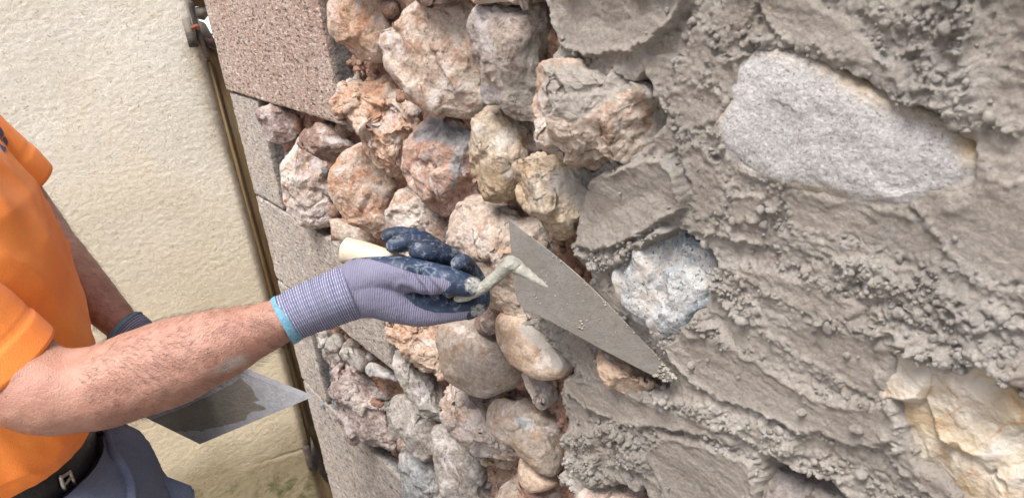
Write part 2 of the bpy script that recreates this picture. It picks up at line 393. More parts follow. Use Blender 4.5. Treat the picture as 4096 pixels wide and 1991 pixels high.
# old bedding mortar behind the stones: reddish, crumbly
k = NB('old_mortar')
c = k.ramp(k.noise(11, 6, 0.65, 0.4), [(0.32, (0.22, 0.12, 0.085)), (0.52, (0.33, 0.20, 0.145)), (0.7, (0.40, 0.30, 0.24))])
gz = k.attr('grey'); gc = k.ramp(k.noise(60, 5, 0.7), [(0.3, (0.11, 0.12, 0.125)), (0.7, (0.38, 0.38, 0.37))])
c = k.mix(gz, c, gc)
c = k.mix(0.8, c, k.ramp(k.noise(150, 6, 0.75), [(0.32, 0.4), (0.5, 1.0), (0.72, 1.55)]), 'MULTIPLY')
n = k.bump(k.noise(110, 7, 0.75), 0.006); n = k.bump(k.vor(300), 0.0015, 0.8, n)
m_old = k.done(c, 0.95, n, spec=0.1)
def old_h(q):
    h = -0.029 + 0.010 * fbm(q, 14, 3, seed=21) + 0.007 * fbm(q, 60, 4, 0.6, 22) + 0.004 * (0.5 - worley2(q, 130, 23)[0])
    d = np.stack([perlin(q * 90, 31), perlin(q * 90, 32)], 1) * 0.003
    grey = np.clip(sstep(0.92, 0.72, q[:, 1]) * sstep(-1.30, -1.48, q[:, 0]) + sstep(-1.11, -1.075, q[:, 0]) * 0 + sstep(0.15, 0.5, fbm(q, 16, 3, seed=40)) * 0.5, 0, 1)
    h += 0.012 * sstep(0.80, 0.70, q[:, 1]) * sstep(-1.25, -1.5, q[:, 0])
    return h, d, {'grey': grey}
_ico = bmesh.new(); bmesh.ops.create_icosphere(_ico, subdivisions=2, radius=1); ICOV = np.array([v.co[:] for v in _ico.verts]); ICOF = np.array([[v.index for v in f.verts] for f in _ico.faces]); _ico.free()
def grit(q, h, at):
    n = 6000; sel = np.where((q[:, 0] > -1.6) & (q[:, 0] < -.5) & (q[:, 1] > .6) & (q[:, 1] < 1.65))[0]; idx = rng.choice(sel, n)
    r = np.clip(rng.lognormal(math.log(.0024), .75, n), .001, .017)
    base = np.stack([q[idx, 0], -h[idx] - r * rng.uniform(-.2, .6, n), q[idx, 1]], 1)
    V = np.empty((n, len(ICOV), 3), np.float32); V[:] = ICOV[None] * rng.uniform(.5, 1.3, (n, 1, 3)); fl = V.reshape(-1, 3); off = np.repeat(rng.uniform(0, 60, (n, 3)), len(ICOV), 0)
    fl = fl * (1 + .5 * perlin(fl * 1.4 + off, 41))[:, None]; V = fl.reshape(n, -1, 3) * r[:, None, None] + base[:, None, :]
    return V.reshape(-1, 3), (ICOF[None] + (np.arange(n) * len(ICOV))[:, None, None]).reshape(-1, 3), {'grey': np.repeat(np.clip(at['grey'][idx] + rng.choice([0, .0, .0, .7], n), 0, 1), len(ICOV))}
heightfield(np.linspace(-1.68, -0.3, 470), np.linspace(0.25, 1.95, 580), old_h, 'old_mortar', m_old, grit, 'reddish brown crumbly old mortar')

# ---- stones.  outline traced in the photograph, laid on a tilted plane through the stone's own place in the wall
PINK = stone_mat('stone_pink', (0.546, 0.302, 0.198), (0.620, 0.418, 0.308), (0.446, 0.197, 0.110), 0.25, 0.12)
ORANGE = stone_mat('stone_orange', (0.645, 0.360, 0.187), (0.620, 0.429, 0.297), (0.570, 0.244, 0.099), 0.22, 0.10)
BEIGE = stone_mat('stone_beige', (0.570, 0.394, 0.275), (0.620, 0.464, 0.341), (0.496, 0.267, 0.143), 0.3, 0.14)
WHITE = stone_mat('stone_white', (0.620, 0.487, 0.396), (0.583, 0.418, 0.330), (0.521, 0.290, 0.154), 0.5, 0.16)
GREY = stone_mat('stone_grey', (0.338, 0.288, 0.255), (0.437, 0.353, 0.299), (0.238, 0.176, 0.141), 0.3, 0.3)
PITTED = stone_mat('stone_pitted', (0.446, 0.325, 0.253), (0.570, 0.429, 0.330), (0.248, 0.174, 0.132), 0.42, 0.5, 1.6)
YELLOW = stone_mat('stone_yellow', (0.521, 0.348, 0.176), (0.558, 0.418, 0.275), (0.446, 0.278, 0.132), 0.18, 0.12)
BLUE = stone_mat('stone_bluegrey', (0.310, 0.313, 0.319), (0.446, 0.418, 0.396), (0.198, 0.197, 0.198), 0.35, 0.4)
DARK = stone_mat('stone_dark', (0.322, 0.174, 0.121), (0.409, 0.255, 0.187), (0.186, 0.116, 0.088), 0.2, 0.4)
PURPLE = stone_mat('stone_mauve', (0.380, 0.250, 0.218), (0.469, 0.345, 0.297), (0.279, 0.157, 0.119), 0.35, 0.25)
DUSTY = stone_mat('stone_dusty', (0.344, 0.301, 0.258), (0.396, 0.353, 0.310), (0.292, 0.215, 0.155), 0.3, 0.3)
COBBLE = stone_mat('stone_cobble', (0.312, 0.230, 0.167), (0.386, 0.299, 0.229), (0.330, 0.194, 0.097), 0.06, 0.05, 0.45, True)
TAN = stone_mat('stone_tan_cobble', (0.496, 0.290, 0.154), (0.546, 0.371, 0.231), (0.372, 0.197, 0.099), 0.05, 0.12, 0.4, True)

def grad3(fun, p, e=0.002): return fun
def fieldstone(poly, mat, T=0.034, h0=-0.010, n=3.1, wN=0.60, facets=4, fd=0.70, lump=0.005, rough=0.002, pits=0.0, ridge=0.0, chip=1.0, grow=1.07, label=None, seed=0, KA=170, KJ=84, attrs=None, name='fieldstone', pale=None, blue=None):
    r = np.random.default_rng(1000 + seed)
    poly = np.asarray(poly, float); cpx = poly.mean(0); c0 = onwall(*cpx, h0)
    N = np.array([0, -1.0, 0]); V = unit(CAM - c0); m = unit(wN * N + (1 - wN) * V)
    b = np.array([onplane(x, y, c0, m) for x, y in poly]); b = smooth_closed(b, KA)
    c0 = b.mean(0); b = c0 + (b - c0) * grow; b0 = b
    e1 = unit(np.cross(m, [0, 0, 1])); 
    if np.dot(np.cross(b[0] - c0, b[KA // 4] - c0), m) < 0: b = b[::-1]
    th = np.linspace(0.02, 2.15, KJ); rho = np.abs(np.sin(th)) ** (2 / n); ze = np.sign(np.cos(th)) * np.abs(np.cos(th)) ** (2 / n)
    ze = np.where(ze < 0, ze * 1.5, ze)
    p = c0 + (b - c0)[:, None, :] * rho[None, :, None] + m * (T * 1.0 * ze)[None, :, None]
    p = p.reshape(-1, 3); Rm = np.linalg.norm(b - c0, axis=1).mean()
    for i in range(facets):
        a = r.uniform(0, 2 * np.pi); tilt = r.uniform(0.25, 1.0)
        e2 = np.cross(m, e1); nn = unit(m * math.cos(tilt) + (e1 * math.cos(a) + e2 * math.sin(a)) * math.sin(tilt))
        s = (p - c0) @ nn; d = s.max() * r.uniform(fd, min(fd + 0.2, 0.97)); ex = s - d
        p = p - np.outer(np.where(ex > 0, ex - 0.10 * ex, 0), nn)
    fs = [grid_faces(KA, KJ, True), np.array([[len(p), (i + 1) % KA * KJ, i * KJ] for i in range(KA)])]
    p = np.vstack([p, p[::KJ].mean(0)])
    me = mesh_np(name, p, fs, True); off = r.uniform(-50, 50, 3)
    q = p + off
    d = lump * fbm(q, 22, 3, 0.5, 3)
    if ridge: d += .6 * ridge * (fbm(q + 0.012 * np.stack([perlin(q * 30, 61), perlin(q * 30, 62), perlin(q * 30, 63)], 1), 34, 4, 0.55, 7, True) - 0.1)
    nr = vnormals(me); setco(me, p + nr * d[:, None]); p = coords(me); nr = vnormals(me)
    wq = q + .004 * np.stack([perlin(q * 60, 61), perlin(q * 60, 62), perlin(q * 60, 63)], 1)
    d = rough * 0.7 * fbm(q, 85, 4, 0.58, 5)
    if rough > 0.0012:
        fa, _ = facetnoise(wq, 21, 15); fb, _ = facetnoise(wq, 60, 16)
        d += rough * (3.4 * fa + .35 * fb) * chip
    if pits:
        f1, _ = worley(q, 95, 9); d -= pits * np.clip(0.42 - f1, 0, 1) * 2.4 * sstep(-0.1, 0.35, fbm(q, 20, 2, seed=14))
    setco(me, p + nr * d[:, None])
    for kk, pp in (('pale', pale), ('blue', blue)):
        if pp:
            wv_ = coords(me) - CAM; wv_ = wv_ @ R; gpx = np.stack([CX + F * wv_[:, 0] / -wv_[:, 2], CY - F * wv_[:, 1] / -wv_[:, 2]], 1)
            val = np.max([np.clip(.5 + poly_sd2(gpx, np.array(a_)) / 110, 0, 1) for a_ in pp], 0)
            at = me.attributes.new(kk, 'FLOAT', 'POINT'); at.data.foreach_set('value', val.astype(np.float32))
    if attrs:
        for kk, fn in attrs.items():
            at = me.attributes.new(kk, 'FLOAT', 'POINT'); at.data.foreach_set('value', np.asarray(fn(coords(me), c0, b), np.float32))
    return obj(name, me, mat, wall, label)

c1 = lambda *p: crop(700, 0, 1.252, p)
c2 = lambda *p: crop(1250, 0, 1.252, p)
c4 = lambda *p: crop(1200, 1200, 1.5825, p)
c5 = lambda *p: crop(1850, 750, 1.473, p)
c7 = lambda *p: crop(2096, 0, 1.252, p)
c8 = lambda *p: crop(2096, 991, 1.252, p)
S = []   # outline, material, options
S += [(c2((135,-10),(128,80),(150,150),(190,215),(245,280),(320,285),(400,272),(405,180),(385,60),(360,-20),(250,-70)), ORANGE, dict(facets=2, fd=.85, lump=.008, ridge=.003))]
S += [(c2((372,180),(390,140),(460,115),(520,55),(600,20),(700,-10),(830,20),(840,120),(850,210),(855,300),(880,410),(890,500),(835,565),(740,570),(640,550),(580,505),(500,450),(440,385),(408,300),(398,250)), BEIGE, dict(T=.034, n=3.2, facets=3, fd=.8, lump=.005, rough=.003, ridge=.003))]
S += [(c2((832,70),(870,30),(960,22),(1080,30),(1158,60),(1165,180),(1155,300),(1162,420),(1165,560),(1090,588),(1012,560),(990,512),(920,510),(888,470),(885,410),(855,300),(845,210)), PITTED, dict(T=.032, n=3.0, facets=3, pits=.006, ridge=.004, label='pitted grey stone, darker at the top', pale=[c2((1060,210),(1130,215),(1150,330),(1158,430),(1160,560),(1080,570),(1030,520),(985,470),(990,400),(1050,330))]))]
S += [(c2((150,480),(200,412),(260,400),(330,425),(390,398),(450,410),(530,470),(560,540),(568,615),(530,660),(485,740),(475,800),(480,862),(430,880),(360,825),(290,760),(212,680),(180,610),(148,560)), ORANGE, dict(T=.040, facets=6, fd=.66, ridge=.011, rough=.004, lump=.010))]
S += [(c2((478,770),(490,700),(530,650),(590,585),(632,560),(700,620),(848,680),(850,800),(862,955),(830,1010),(700,1068),(640,1050),(560,1010),(540,960),(505,880),(470,820)), PINK, dict(T=.038, n=3.6, facets=4, fd=.62, ridge=.005, rough=.003, blue=[c2((495,700),(530,650),(590,585),(632,560),(700,620),(790,650),(840,690),(760,760),(740,860),(700,960),(690,860),(720,740),(640,720),(560,700))], label='pink block with a blue grey upper edge'))]
S += [(c2((858,610),(890,550),(940,530),(1000,560),(1030,620),(1060,680),(1092,760),(1085,830),(1062,920),(1045,972),(950,1000),(882,970),(860,900),(848,800),(848,700)), YELLOW, dict(T=.036, facets=1, fd=.9, lump=.006, ridge=.005, rough=.002, label='tall yellowish rounded stone'))]
S += [(c2((118,880),(150,822),(200,770),(260,740),(310,788),(390,860),(450,920),(452,960),(425,1010),(402,1080),(400,1150),(340,1165),(270,1130),(200,1080),(142,1005),(118,940)), ORANGE, dict(T=.040, n=2.7, facets=2, fd=.9, lump=.006, ridge=.003, rough=.002))]
S += [(c2((398,1110),(425,1020),(460,955),(520,985),(600,1030),(680,1080),(712,1140),(712,1210),(640,1270),(560,1330),(470,1310),(400,1190)), WHITE, dict(T=.036, facets=4, pits=.006, ridge=.006))]
S += [([(1837,900),(1850,838),(1911,804),(2006,825),(2075,860),(2160,890),(2217,947),(2240,1020),(2250,1150),(2220,1240),(2150,1262),(2060,1245),(1990,1220),(1925,1190),(1870,1100),(1840,1000)], BEIGE, dict(T=.040, n=3.2, facets=4, fd=.75, pits=.007, ridge=.005, rough=.003, lump=.007, pale=[[(2150,860),(2300,940),(2300,1280),(2180,1280),(2150,1100),(2190,980)]]))]
S += [(c7((0,815),(55,778),(140,785),(230,795),(330,840),(380,920),(360,1020),(290,1120),(230,1165),(160,1180),(110,1140),(60,1060),(30,1000),(8,900)), YELLOW, dict(T=.038, facets=4, fd=.7, pits=.004, ridge=.005, rough=.003, h0=-.006, pale=[c7((110,930),(150,860),(230,830),(340,840),(400,920),(380,1010),(290,1080),(230,1000),(180,960))], label='tan stone with mortar clots hanging on its upper right'))]
S += [(c7((100,350),(200,300),(400,330),(560,360),(660,420),(720,520),(745,620),(710,700),(640,750),(560,785),(430,795),(330,800),(240,780),(190,690),(145,600),(110,540),(98,430)), BEIGE, dict(T=.040, n=2.8, facets=4, fd=.72, ridge=.007, rough=.004, lump=.008, h0=-.002, grow=1.10, label='tan stone with a smear of pale mortar along its top', pale=[c7((560,380),(760,380),(760,720),(640,760),(600,700),(660,620),(620,500)), c7((90,320),(300,330),(560,380),(640,420),(520,440),(420,470),(360,540),(300,600),(200,600),(120,560),(100,440))]))]
S += [(c1((438,550),(480,520),(560,540),(622,570),(640,620),(610,690),(560,712),(490,690),(452,620)), PURPLE, dict(T=.03, facets=4, ridge=.003))]
S += [(c1((658,690),(690,640),(750,615),(850,655),(932,722),(900,770),(820,806),(750,780),(690,740)), DARK, dict(T=.038, facets=4, ridge=.003))]
S += [(c1((552,860),(570,780),(600,700),(660,668),(700,740),(800,812),(815,835),(808,900),(802,960),(806,1090),(690,1118),(630,1070),(570,1012),(556,920)), WHITE, dict(T=.040, n=3.2, facets=6, fd=.62, ridge=.006, rough=.003))]
S += [(c1((768,1105),(830,1090),(950,1150),(1022,1180),(980,1212),(850,1190),(780,1145)), BEIGE, dict(T=.02, facets=3, ridge=.003))]
S += [(c2((560,-60),(690,-70),(790,-40),(795,5),(640,12),(575,0)), DARK, dict(T=.035, facets=3))]
S += [(c2((840,-40),(1000,-80),(1120,-40),(1130,10),(960,12),(870,10)), BEIGE, dict(T=.035, facets=3))]
# below the hand
S += [(c4((560,140),(640,130),(780,120),(900,150),(932,200),(942,330),(948,430),(930,458),(850,450),(800,422),(775,370),(740,330),(690,290),(630,260),(590,210)), ORANGE, dict(T=.034, facets=5, pits=.006, ridge=.008, rough=.004))]
S += [(c4((634,330),(650,295),(700,305),(745,350),(760,430),(830,490),(862,540),(900,640),(948,720),(925,772),(860,742),(800,680),(760,600),(720,540),(688,490),(640,430)), DUSTY, dict(T=.034, facets=4, pits=.003, ridge=.006))]
S += [(c4((925,210),(955,135),(1060,128),(1150,170),(1250,225),(1330,300),(1385,350),(1432,420),(1442,470),(1405,520),(1330,560),(1220,586),(1130,566),(1040,520),(985,470),(955,390),(936,300)), COBBLE, dict(T=.040, n=2.7, facets=2, fd=.9, lump=.005, rough=.0008, label='large smooth brown river cobble'))]
S += [(c4((1312,130),(1330,70),(1400,62),(1500,90),(1590,140),(1660,220),(1720,320),(1745,400),(1700,452),(1600,462),(1500,432),(1415,382),(1356,310),(1322,220)), TAN, dict(T=.040, facets=1, fd=.9, lump=.005, rough=.001, pale=[c4((1400,150),(1500,95),(1590,140),(1660,220),(1720,320),(1745,400),(1690,450),(1600,420),(1560,330),(1480,290),(1400,240))], label='tan cobble splashed with fresh mortar under the trowel'))]
S += [(c4((1172,80),(1210,40),(1290,28),(1312,60),(1302,140),(1245,192),(1172,165),(1155,120)), DARK, dict(T=.03, facets=5, fd=.6, h0=-.025))]
S += [(c4((150,405),(230,400),(262,450),(400,472),(520,532),(600,590),(602,660),(582,700),(602,760),(642,840),(640,900),(590,922),(540,902),(480,912),(430,880),(350,830),(300,760),(268,680),(255,560),(230,490),(162,440)), PURPLE, dict(T=.036, n=3.2, facets=6, fd=.66, ridge=.009, rough=.004, lump=.009, KA=220, KJ=100))]
S += [(c4((588,665),(620,620),(700,640),(770,638),(795,700),(800,745),(870,770),(892,830),(870,972),(810,982),(740,930),(700,860),(612,835),(600,760)), DUSTY, dict(T=.030, facets=5, ridge=.004))]
S += [(c4((888,545),(920,500),(1000,530),(1080,582),(1180,620),(1235,660),(1250,740),(1295,800),(1370,880),(1432,920),(1440,955),(1380,982),(1270,962),(1200,980),(1090,932),(1030,880),(970,812),(950,720),(902,610)), WHITE, dict(T=.040, n=2.6, facets=4, fd=.7, ridge=.010, rough=.003, lump=.009, KA=220))]
S += [(c4((1232,680),(1260,640),(1350,638),(1430,650),(1530,690),(1605,752),(1648,830),(1658,930),(1645,1010),(1620,1062),(1560,1022),(1480,970),(1400,912),(1300,832),(1250,772)), COBBLE, dict(T=.038, n=2.6, facets=2, fd=.85, lump=.006, rough=.0018, pits=.002, label='grey beige cobble with a dark blue chip', blue=[c4((1375,755),(1430,745),(1480,790),(1480,825),(1420,820),(1380,790))]))]
S += [(c4((875,860),(910,780),(980,822),(1060,920),(1150,990),(1172,1060),(1172,1180),(1205,1260),(1180,1360),(980,1360),(930,1210),(890,1060)), DUSTY, dict(T=.036, n=3.0, facets=4, fd=.75, ridge=.004))]
S += [(c4((638,1000),(690,930),(780,972),(880,1002),(902,1080),(922,1160),(985,1260),(960,1360),(760,1340),(682,1222),(650,1110)), BLUE, dict(T=.036, facets=5, ridge=.006, label='blue grey broken stone'))]
S += [(c4((1430,1040),(1452,955),(1500,995),(1580,1058),(1640,1108),(1648,1150),(1580,1186),(1500,1182),(1442,1130)), TAN, dict(T=.030, facets=1, fd=.92, rough=.0006, lump=.003, label='small smooth tan cobble'))]
S += [(c4((1285,1220),(1330,1140),(1400,1118),(1455,1180),(1462,1260),(1440,1360),(1300,1360)), BEIGE, dict(T=.034, facets=2, pits=.003))]
S += [(c4((1425,1080),(1470,1170),(1580,1195),(1640,1215),(1655,1330),(1560,1380),(1470,1350),(1440,1220)), PINK, dict(T=.03, facets=3, h0=-.02))]
S += [(c4((1095,955),(1200,982),(1300,970),(1425,995),(1435,1045),(1330,1048),(1230,1030),(1140,1000)), YELLOW, dict(T=.018, facets=2, h0=-.03))]
S += [(c4((118,215),(150,195),(182,230),(192,260),(170,302),(130,290)), GREY, dict(T=.02, facets=4, KA=90, KJ=50))]
S += [(c4((185,260),(225,222),(272,250),(275,312),(222,335),(188,310)), DUSTY, dict(T=.022, facets=4, KA=90, KJ=50))]
S += [(c4((258,285),(310,268),(382,330),(432,382),(420,425),(370,420),(300,362)), DUSTY, dict(T=.022, facets=4, KA=100, KJ=50))]
S += [(c4((420,440),(450,408),(520,440),(600,478),(692,512),(610,500),(500,478),(445,465)), BLUE, dict(T=.010, facets=2, KA=90, KJ=50, h0=-.008, label='thin blue slate chip'))]
S += [(c4((1455,445),(1500,430),(1540,480),(1575,550),(1580,640),(1530,660),(1490,570),(1465,490)), WHITE, dict(T=.028, facets=3, ridge=.004, h0=-.014))]
S += [(c5((810,930),(880,960),(1000,1010),(1100,1080),(1190,1150),(1150,1195),(1010,1200),(920,1140),(855,1050)), TAN, dict(T=.03, facets=4, ridge=.003, rough=.002, h0=-.006))]
S += [(c4((640,880),(700,880),(760,960),(700,960),(650,930)), DARK, dict(T=.02, facets=2, h0=-.035, KA=80, KJ=40))]
S += [(c4((150,300),(230,330),(330,380),(400,440),(330,455),(250,420),(180,380)), GREY, dict(T=.02, facets=3, h0=-.03, KA=90, KJ=50, pits=.004))]
S += [(c2((690,1100),(720,1080),(745,1040),(780,1060),(740,1150),(735,1260),(700,1230)), PITTED, dict(T=.02, h0=-.03, facets=2, KA=90, KJ=50))]
S += [(c4((1195,150),(1260,195),(1320,280),(1290,270),(1230,215)), DARK, dict(T=.02, h0=-.03, facets=2, KA=90, KJ=50))]
for k_, (poly, mat) in enumerate(((((1330,-360),(1500,-400),(1640,-300),(1640,-120),(1540,-60),(1400,-80),(1320,-200)), ORANGE), (((1660,-330),(1830,-400),(2000,-330),(2040,-180),(1960,-80),(1780,-90),(1670,-180)), BEIGE),
        (((2060,-330),(2200,-380),(2300,-250),(2260,-90),(2120,-60),(2050,-170)), PINK), (((1120,-700),(1290,-760),(1420,-640),(1400,-470),(1250,-420),(1130,-540)), PURPLE), (((1450,-720),(1650,-800),(1800,-690),(1780,-500),(1600,-420),(1460,-540)), WHITE),
        (((1830,-740),(2050,-800),(2200,-650),(2150,-460),(1980,-430),(1840,-540)), ORANGE), (((1750,2080),(1900,2060),(2020,2160),(1990,2330),(1840,2360),(1740,2230)), DUSTY), (((2050,2100),(2180,2080),(2230,2230),(2150,2360),(2050,2280)), PINK), (((1900,2420),(2100,2400),(2180,2560),(2050,2700),(1900,2600)), WHITE))):
    S.append((list(poly), mat, dict(facets=4, ridge=.004, rough=.003, KA=110, KJ=56)))
for i, (poly, mat, kw) in enumerate(S): fieldstone(poly, mat, seed=i, **kw)

# big stones set in the fresh mortar
k = NB('granite'); k.shift()
c = k.ramp(k.noise(12, 5, 0.6), [(0.35, (0.37, 0.35, 0.34)), (0.65, (0.47, 0.452, 0.445))])
sp = k.noise(430, 5, 0.72); c = k.mix(k.ramp(sp, [(0.53, 0.0), (0.62, 0.75)]), c, (0.54, 0.54, 0.535))
s2 = k.noise(360, 4, 0.75, 0.3, k.stretch((1, 1, 1.3), (0.4, 0.2, 0))); c = k.mix(k.ramp(s2, [(0.58, 0.0), (0.64, 0.9)]), c, (0.14, 0.115, 0.11))
c = k.mix(0.8, c, k.ramp(k.noise(420, 5, 0.75), [(0.3, 0.55), (0.5, 1.0), (0.7, 1.35)]), 'MULTIPLY')
c = k.mix(k.ramp(k.math('MULTIPLY', k.attr('rim'), k.noise(22, 6, 0.7)), [(0.22, 0.0), (0.44, 0.85)]), c, (0.33, 0.23, 0.12))
n = k.bump(k.noise(260, 6, 0.75), 0.0026); m_granite = k.done(c, 0.8, n, spec=0.25)
k = NB('blue_granite'); k.shift()
c = k.ramp(k.noise(22, 5, 0.6), [(0.36, (0.20, 0.23, 0.26)), (0.56, (0.38, 0.36, 0.34)), (0.7, (0.44, 0.33, 0.28))])
c = k.mix(k.ramp(k.noise(260, 4, 0.7), [(0.52, 0.0), (0.62, 0.8)]), c, (0.50, 0.50, 0.485))
c = k.mix(k.ramp(k.noise(230, 4, 0.7, 0.2, k.stretch((1.1, 1, 1))), [(0.57, 0.0), (0.63, 0.9)]), c, (0.07, 0.08, 0.09))
c = k.mix(k.ramp(k.noise(60, 2, 0.4), [(0.795, 0.0), (0.80, 1.0)]), c, (0.5, 0.02, 0.03))
c = k.mix(k.ramp(k.noise(28, 8, 0.75, 0.4), [(0.53, 0.0), (0.60, 0.85)]), c, (0.36, 0.32, 0.28))
m_bluegranite = k.done(c, 0.8, k.bump(k.noise(240, 5, 0.7), 0.002), spec=0.25)
k = NB('quartz'); k.shift()
c = k.ramp(k.noise(20, 7, 0.62, 0.7), [(0.34, (0.28, 0.185, 0.095)), (0.46, (0.37, 0.30, 0.215)), (0.62, (0.44, 0.395, 0.345))])
ck = k.vor(26, k.stretch((1, 1, 1)), 'DISTANCE_TO_EDGE'); 
c = k.mix(k.ramp(k.math('ADD', ck, k.math('MULTIPLY', k.noise(60, 5, 0.7), 0.1)), [(0.045, 0.8), (0.075, 0.0)]), c, (0.35, 0.19, 0.08))
c = k.mix(k.ramp(k.attr('rim'), [(0.55, 0.0), (1.0, 0.8)]), c, (0.42, 0.25, 0.09))
n = k.bump(k.noise(45, 8, 0.66, 0.3), 0.0035); n = k.bump(k.noise(300, 4, 0.6), 0.0012, 1, n)
m_quartz = k.done(c, 0.55, n, spec=0.45)
def rimf(p, c0, b):
    d = np.min(np.linalg.norm(p[:, None, :] - b[None, ::3, :], axis=2), axis=1) / np.linalg.norm(b - c0, axis=1).mean()
    return np.clip(1 - d * 2.2, 0, 1)
H_GRAN = c7((1110,312),(1200,272),(1330,262),(1450,290),(1560,330),(1640,392),(1740,440),(1860,480),(1980,530),(2080,590),(2160,655),(2230,745),(2275,830),(2240,920),(2110,972),(1950,1005),(1800,985),(1650,965),(1500,930),(1350,905),(1200,862),(1100,812),(1050,740),(1035,640),(1058,560),(1100,470))
H_QUAR = c8((1870,560),(1960,515),(2060,575),(2150,612),(2235,605),(2330,600),(2420,680),(2480,700),(2520,800),(2535,950),(2540,1080),(2545,1200),(2545,1330),(2260,1340),(2190,1240),(2100,1150),(2040,1092),(1975,1050),(1932,960),(1920,880),(1898,780),(1878,680))
H_BLUE = c5((955,500),(985,440),(1060,365),(1130,302),(1200,262),(1300,255),(1370,345),(1430,400),(1465,500),(1440,600),(1385,700),(1310,770),(1232,832),(1140,800),(1055,745),(1000,650),(970,570))
H_PINK = c8((1188,1085),(1232,1055),(1330,1110),(1430,1150),(1560,1200),(1660,1300),(1640,1400),(1200,1400))
H_FLAT = c8((318,1225),(440,1188),(600,1222),(640,1320),(600,1400),(330,1400))
H_TAN = c8((2440,470),(2520,430),(2600,520),(2580,620),(2480,590),(2425,530))
fieldstone(H_GRAN, m_granite, T=.016, h0=-.006, n=3.0, wN=.92, facets=0, lump=.004, rough=.0018, chip=.35, grow=1.13, label='large pale granite boulder, the widest stone in the wall', seed=71, KA=360, KJ=190, attrs={'rim': rimf})
fieldstone(H_QUAR, m_quartz, T=.013, h0=-.0085, n=3.4, wN=.95, facets=0, lump=.005, rough=.0028, ridge=.0015, grow=1.18, label='cream and ochre quartz stone at the lower right of the mortar', seed=72, KA=300, KJ=150, attrs={'rim': rimf})
HB_ = np.array(H_BLUE); H_BLUE2 = (HB_.mean(0) + np.array([14, 4]) + (HB_ - HB_.mean(0)) * 1.09)
fieldstone(H_BLUE2, m_bluegranite, T=.026, h0=-.011, n=2.9, wN=.75, facets=3, fd=.85, lump=.009, rough=.0022, ridge=.002, grow=1.10, label='rounded blue grey granite stone beside the trowel', seed=73, KA=260, KJ=130)
fieldstone(H_PINK, GREY, T=.018, h0=-.018, wN=.8, facets=2, lump=.004, grow=1.1, seed=74, KA=200)
fieldstone(H_FLAT, PINK, T=.030, h0=-.014, wN=.7, facets=2, lump=.004, grow=1.1, seed=75)
fieldstone(H_TAN, GREY, T=.015, h0=-.022, wN=.8, facets=2, grow=1.1, seed=76)

# ---- fresh mortar: troweled sheets, torn lips and crumbs
def uv(poly, h=0.006): return np.array([onwall(x, y, h)[[0, 2]] for x, y in poly])
AREA = uv([(2168,-420),(2172,-20),(2182,60),(2192,200),(2180,262),(2186,420),(2300,520),(2420,600),(2380,640),(2352,700),(2345,760),(2325,800),(2306,880),(2290,945),(2252,1000),(2258,1030),(2290,1075),(2330,1120),(2300,1190),(2200,1260),(2110,1270),(2088,1300),(2120,1362),(2200,1402),(2218,1456),(2268,1500),(2225,1520),(2205,1580),(2224,1642),(2238,1705),(2246,1788),(2234,1870),(2232,1914),(2250,1991),(2240,2500)]) 
AREA = np.vstack([AREA, [[1.9, AREA[-1][1] - .2], [1.9, 2.6], [AREA[0][0], 2.6]]])
H11 = uv(c7((60,330),(110,322),(180,372),(285,458),(340,440),(400,420),(520,425),(590,400),(630,440),(652,500),(672,575),(650,650),(605,705),(560,745),(430,800),(300,830),(180,800),(100,700),(60,540)))
HOLES = [(H11, .0), (uv(H_GRAN), -.006), (uv(H_QUAR), -.003), (uv(H_BLUE2), -.007), (uv(H_PINK), -.004), (uv(H_FLAT), -.004),
         (uv(c5((815,940),(880,965),(1000,1020),(1100,1085),(1165,1140),(1100,1175),(1010,1185),(925,1130),(860,1050))), 0.0)]
sv = uv([(3080, 1430), (3330, 1575)]); STREAK = unit(sv[1] - sv[0])
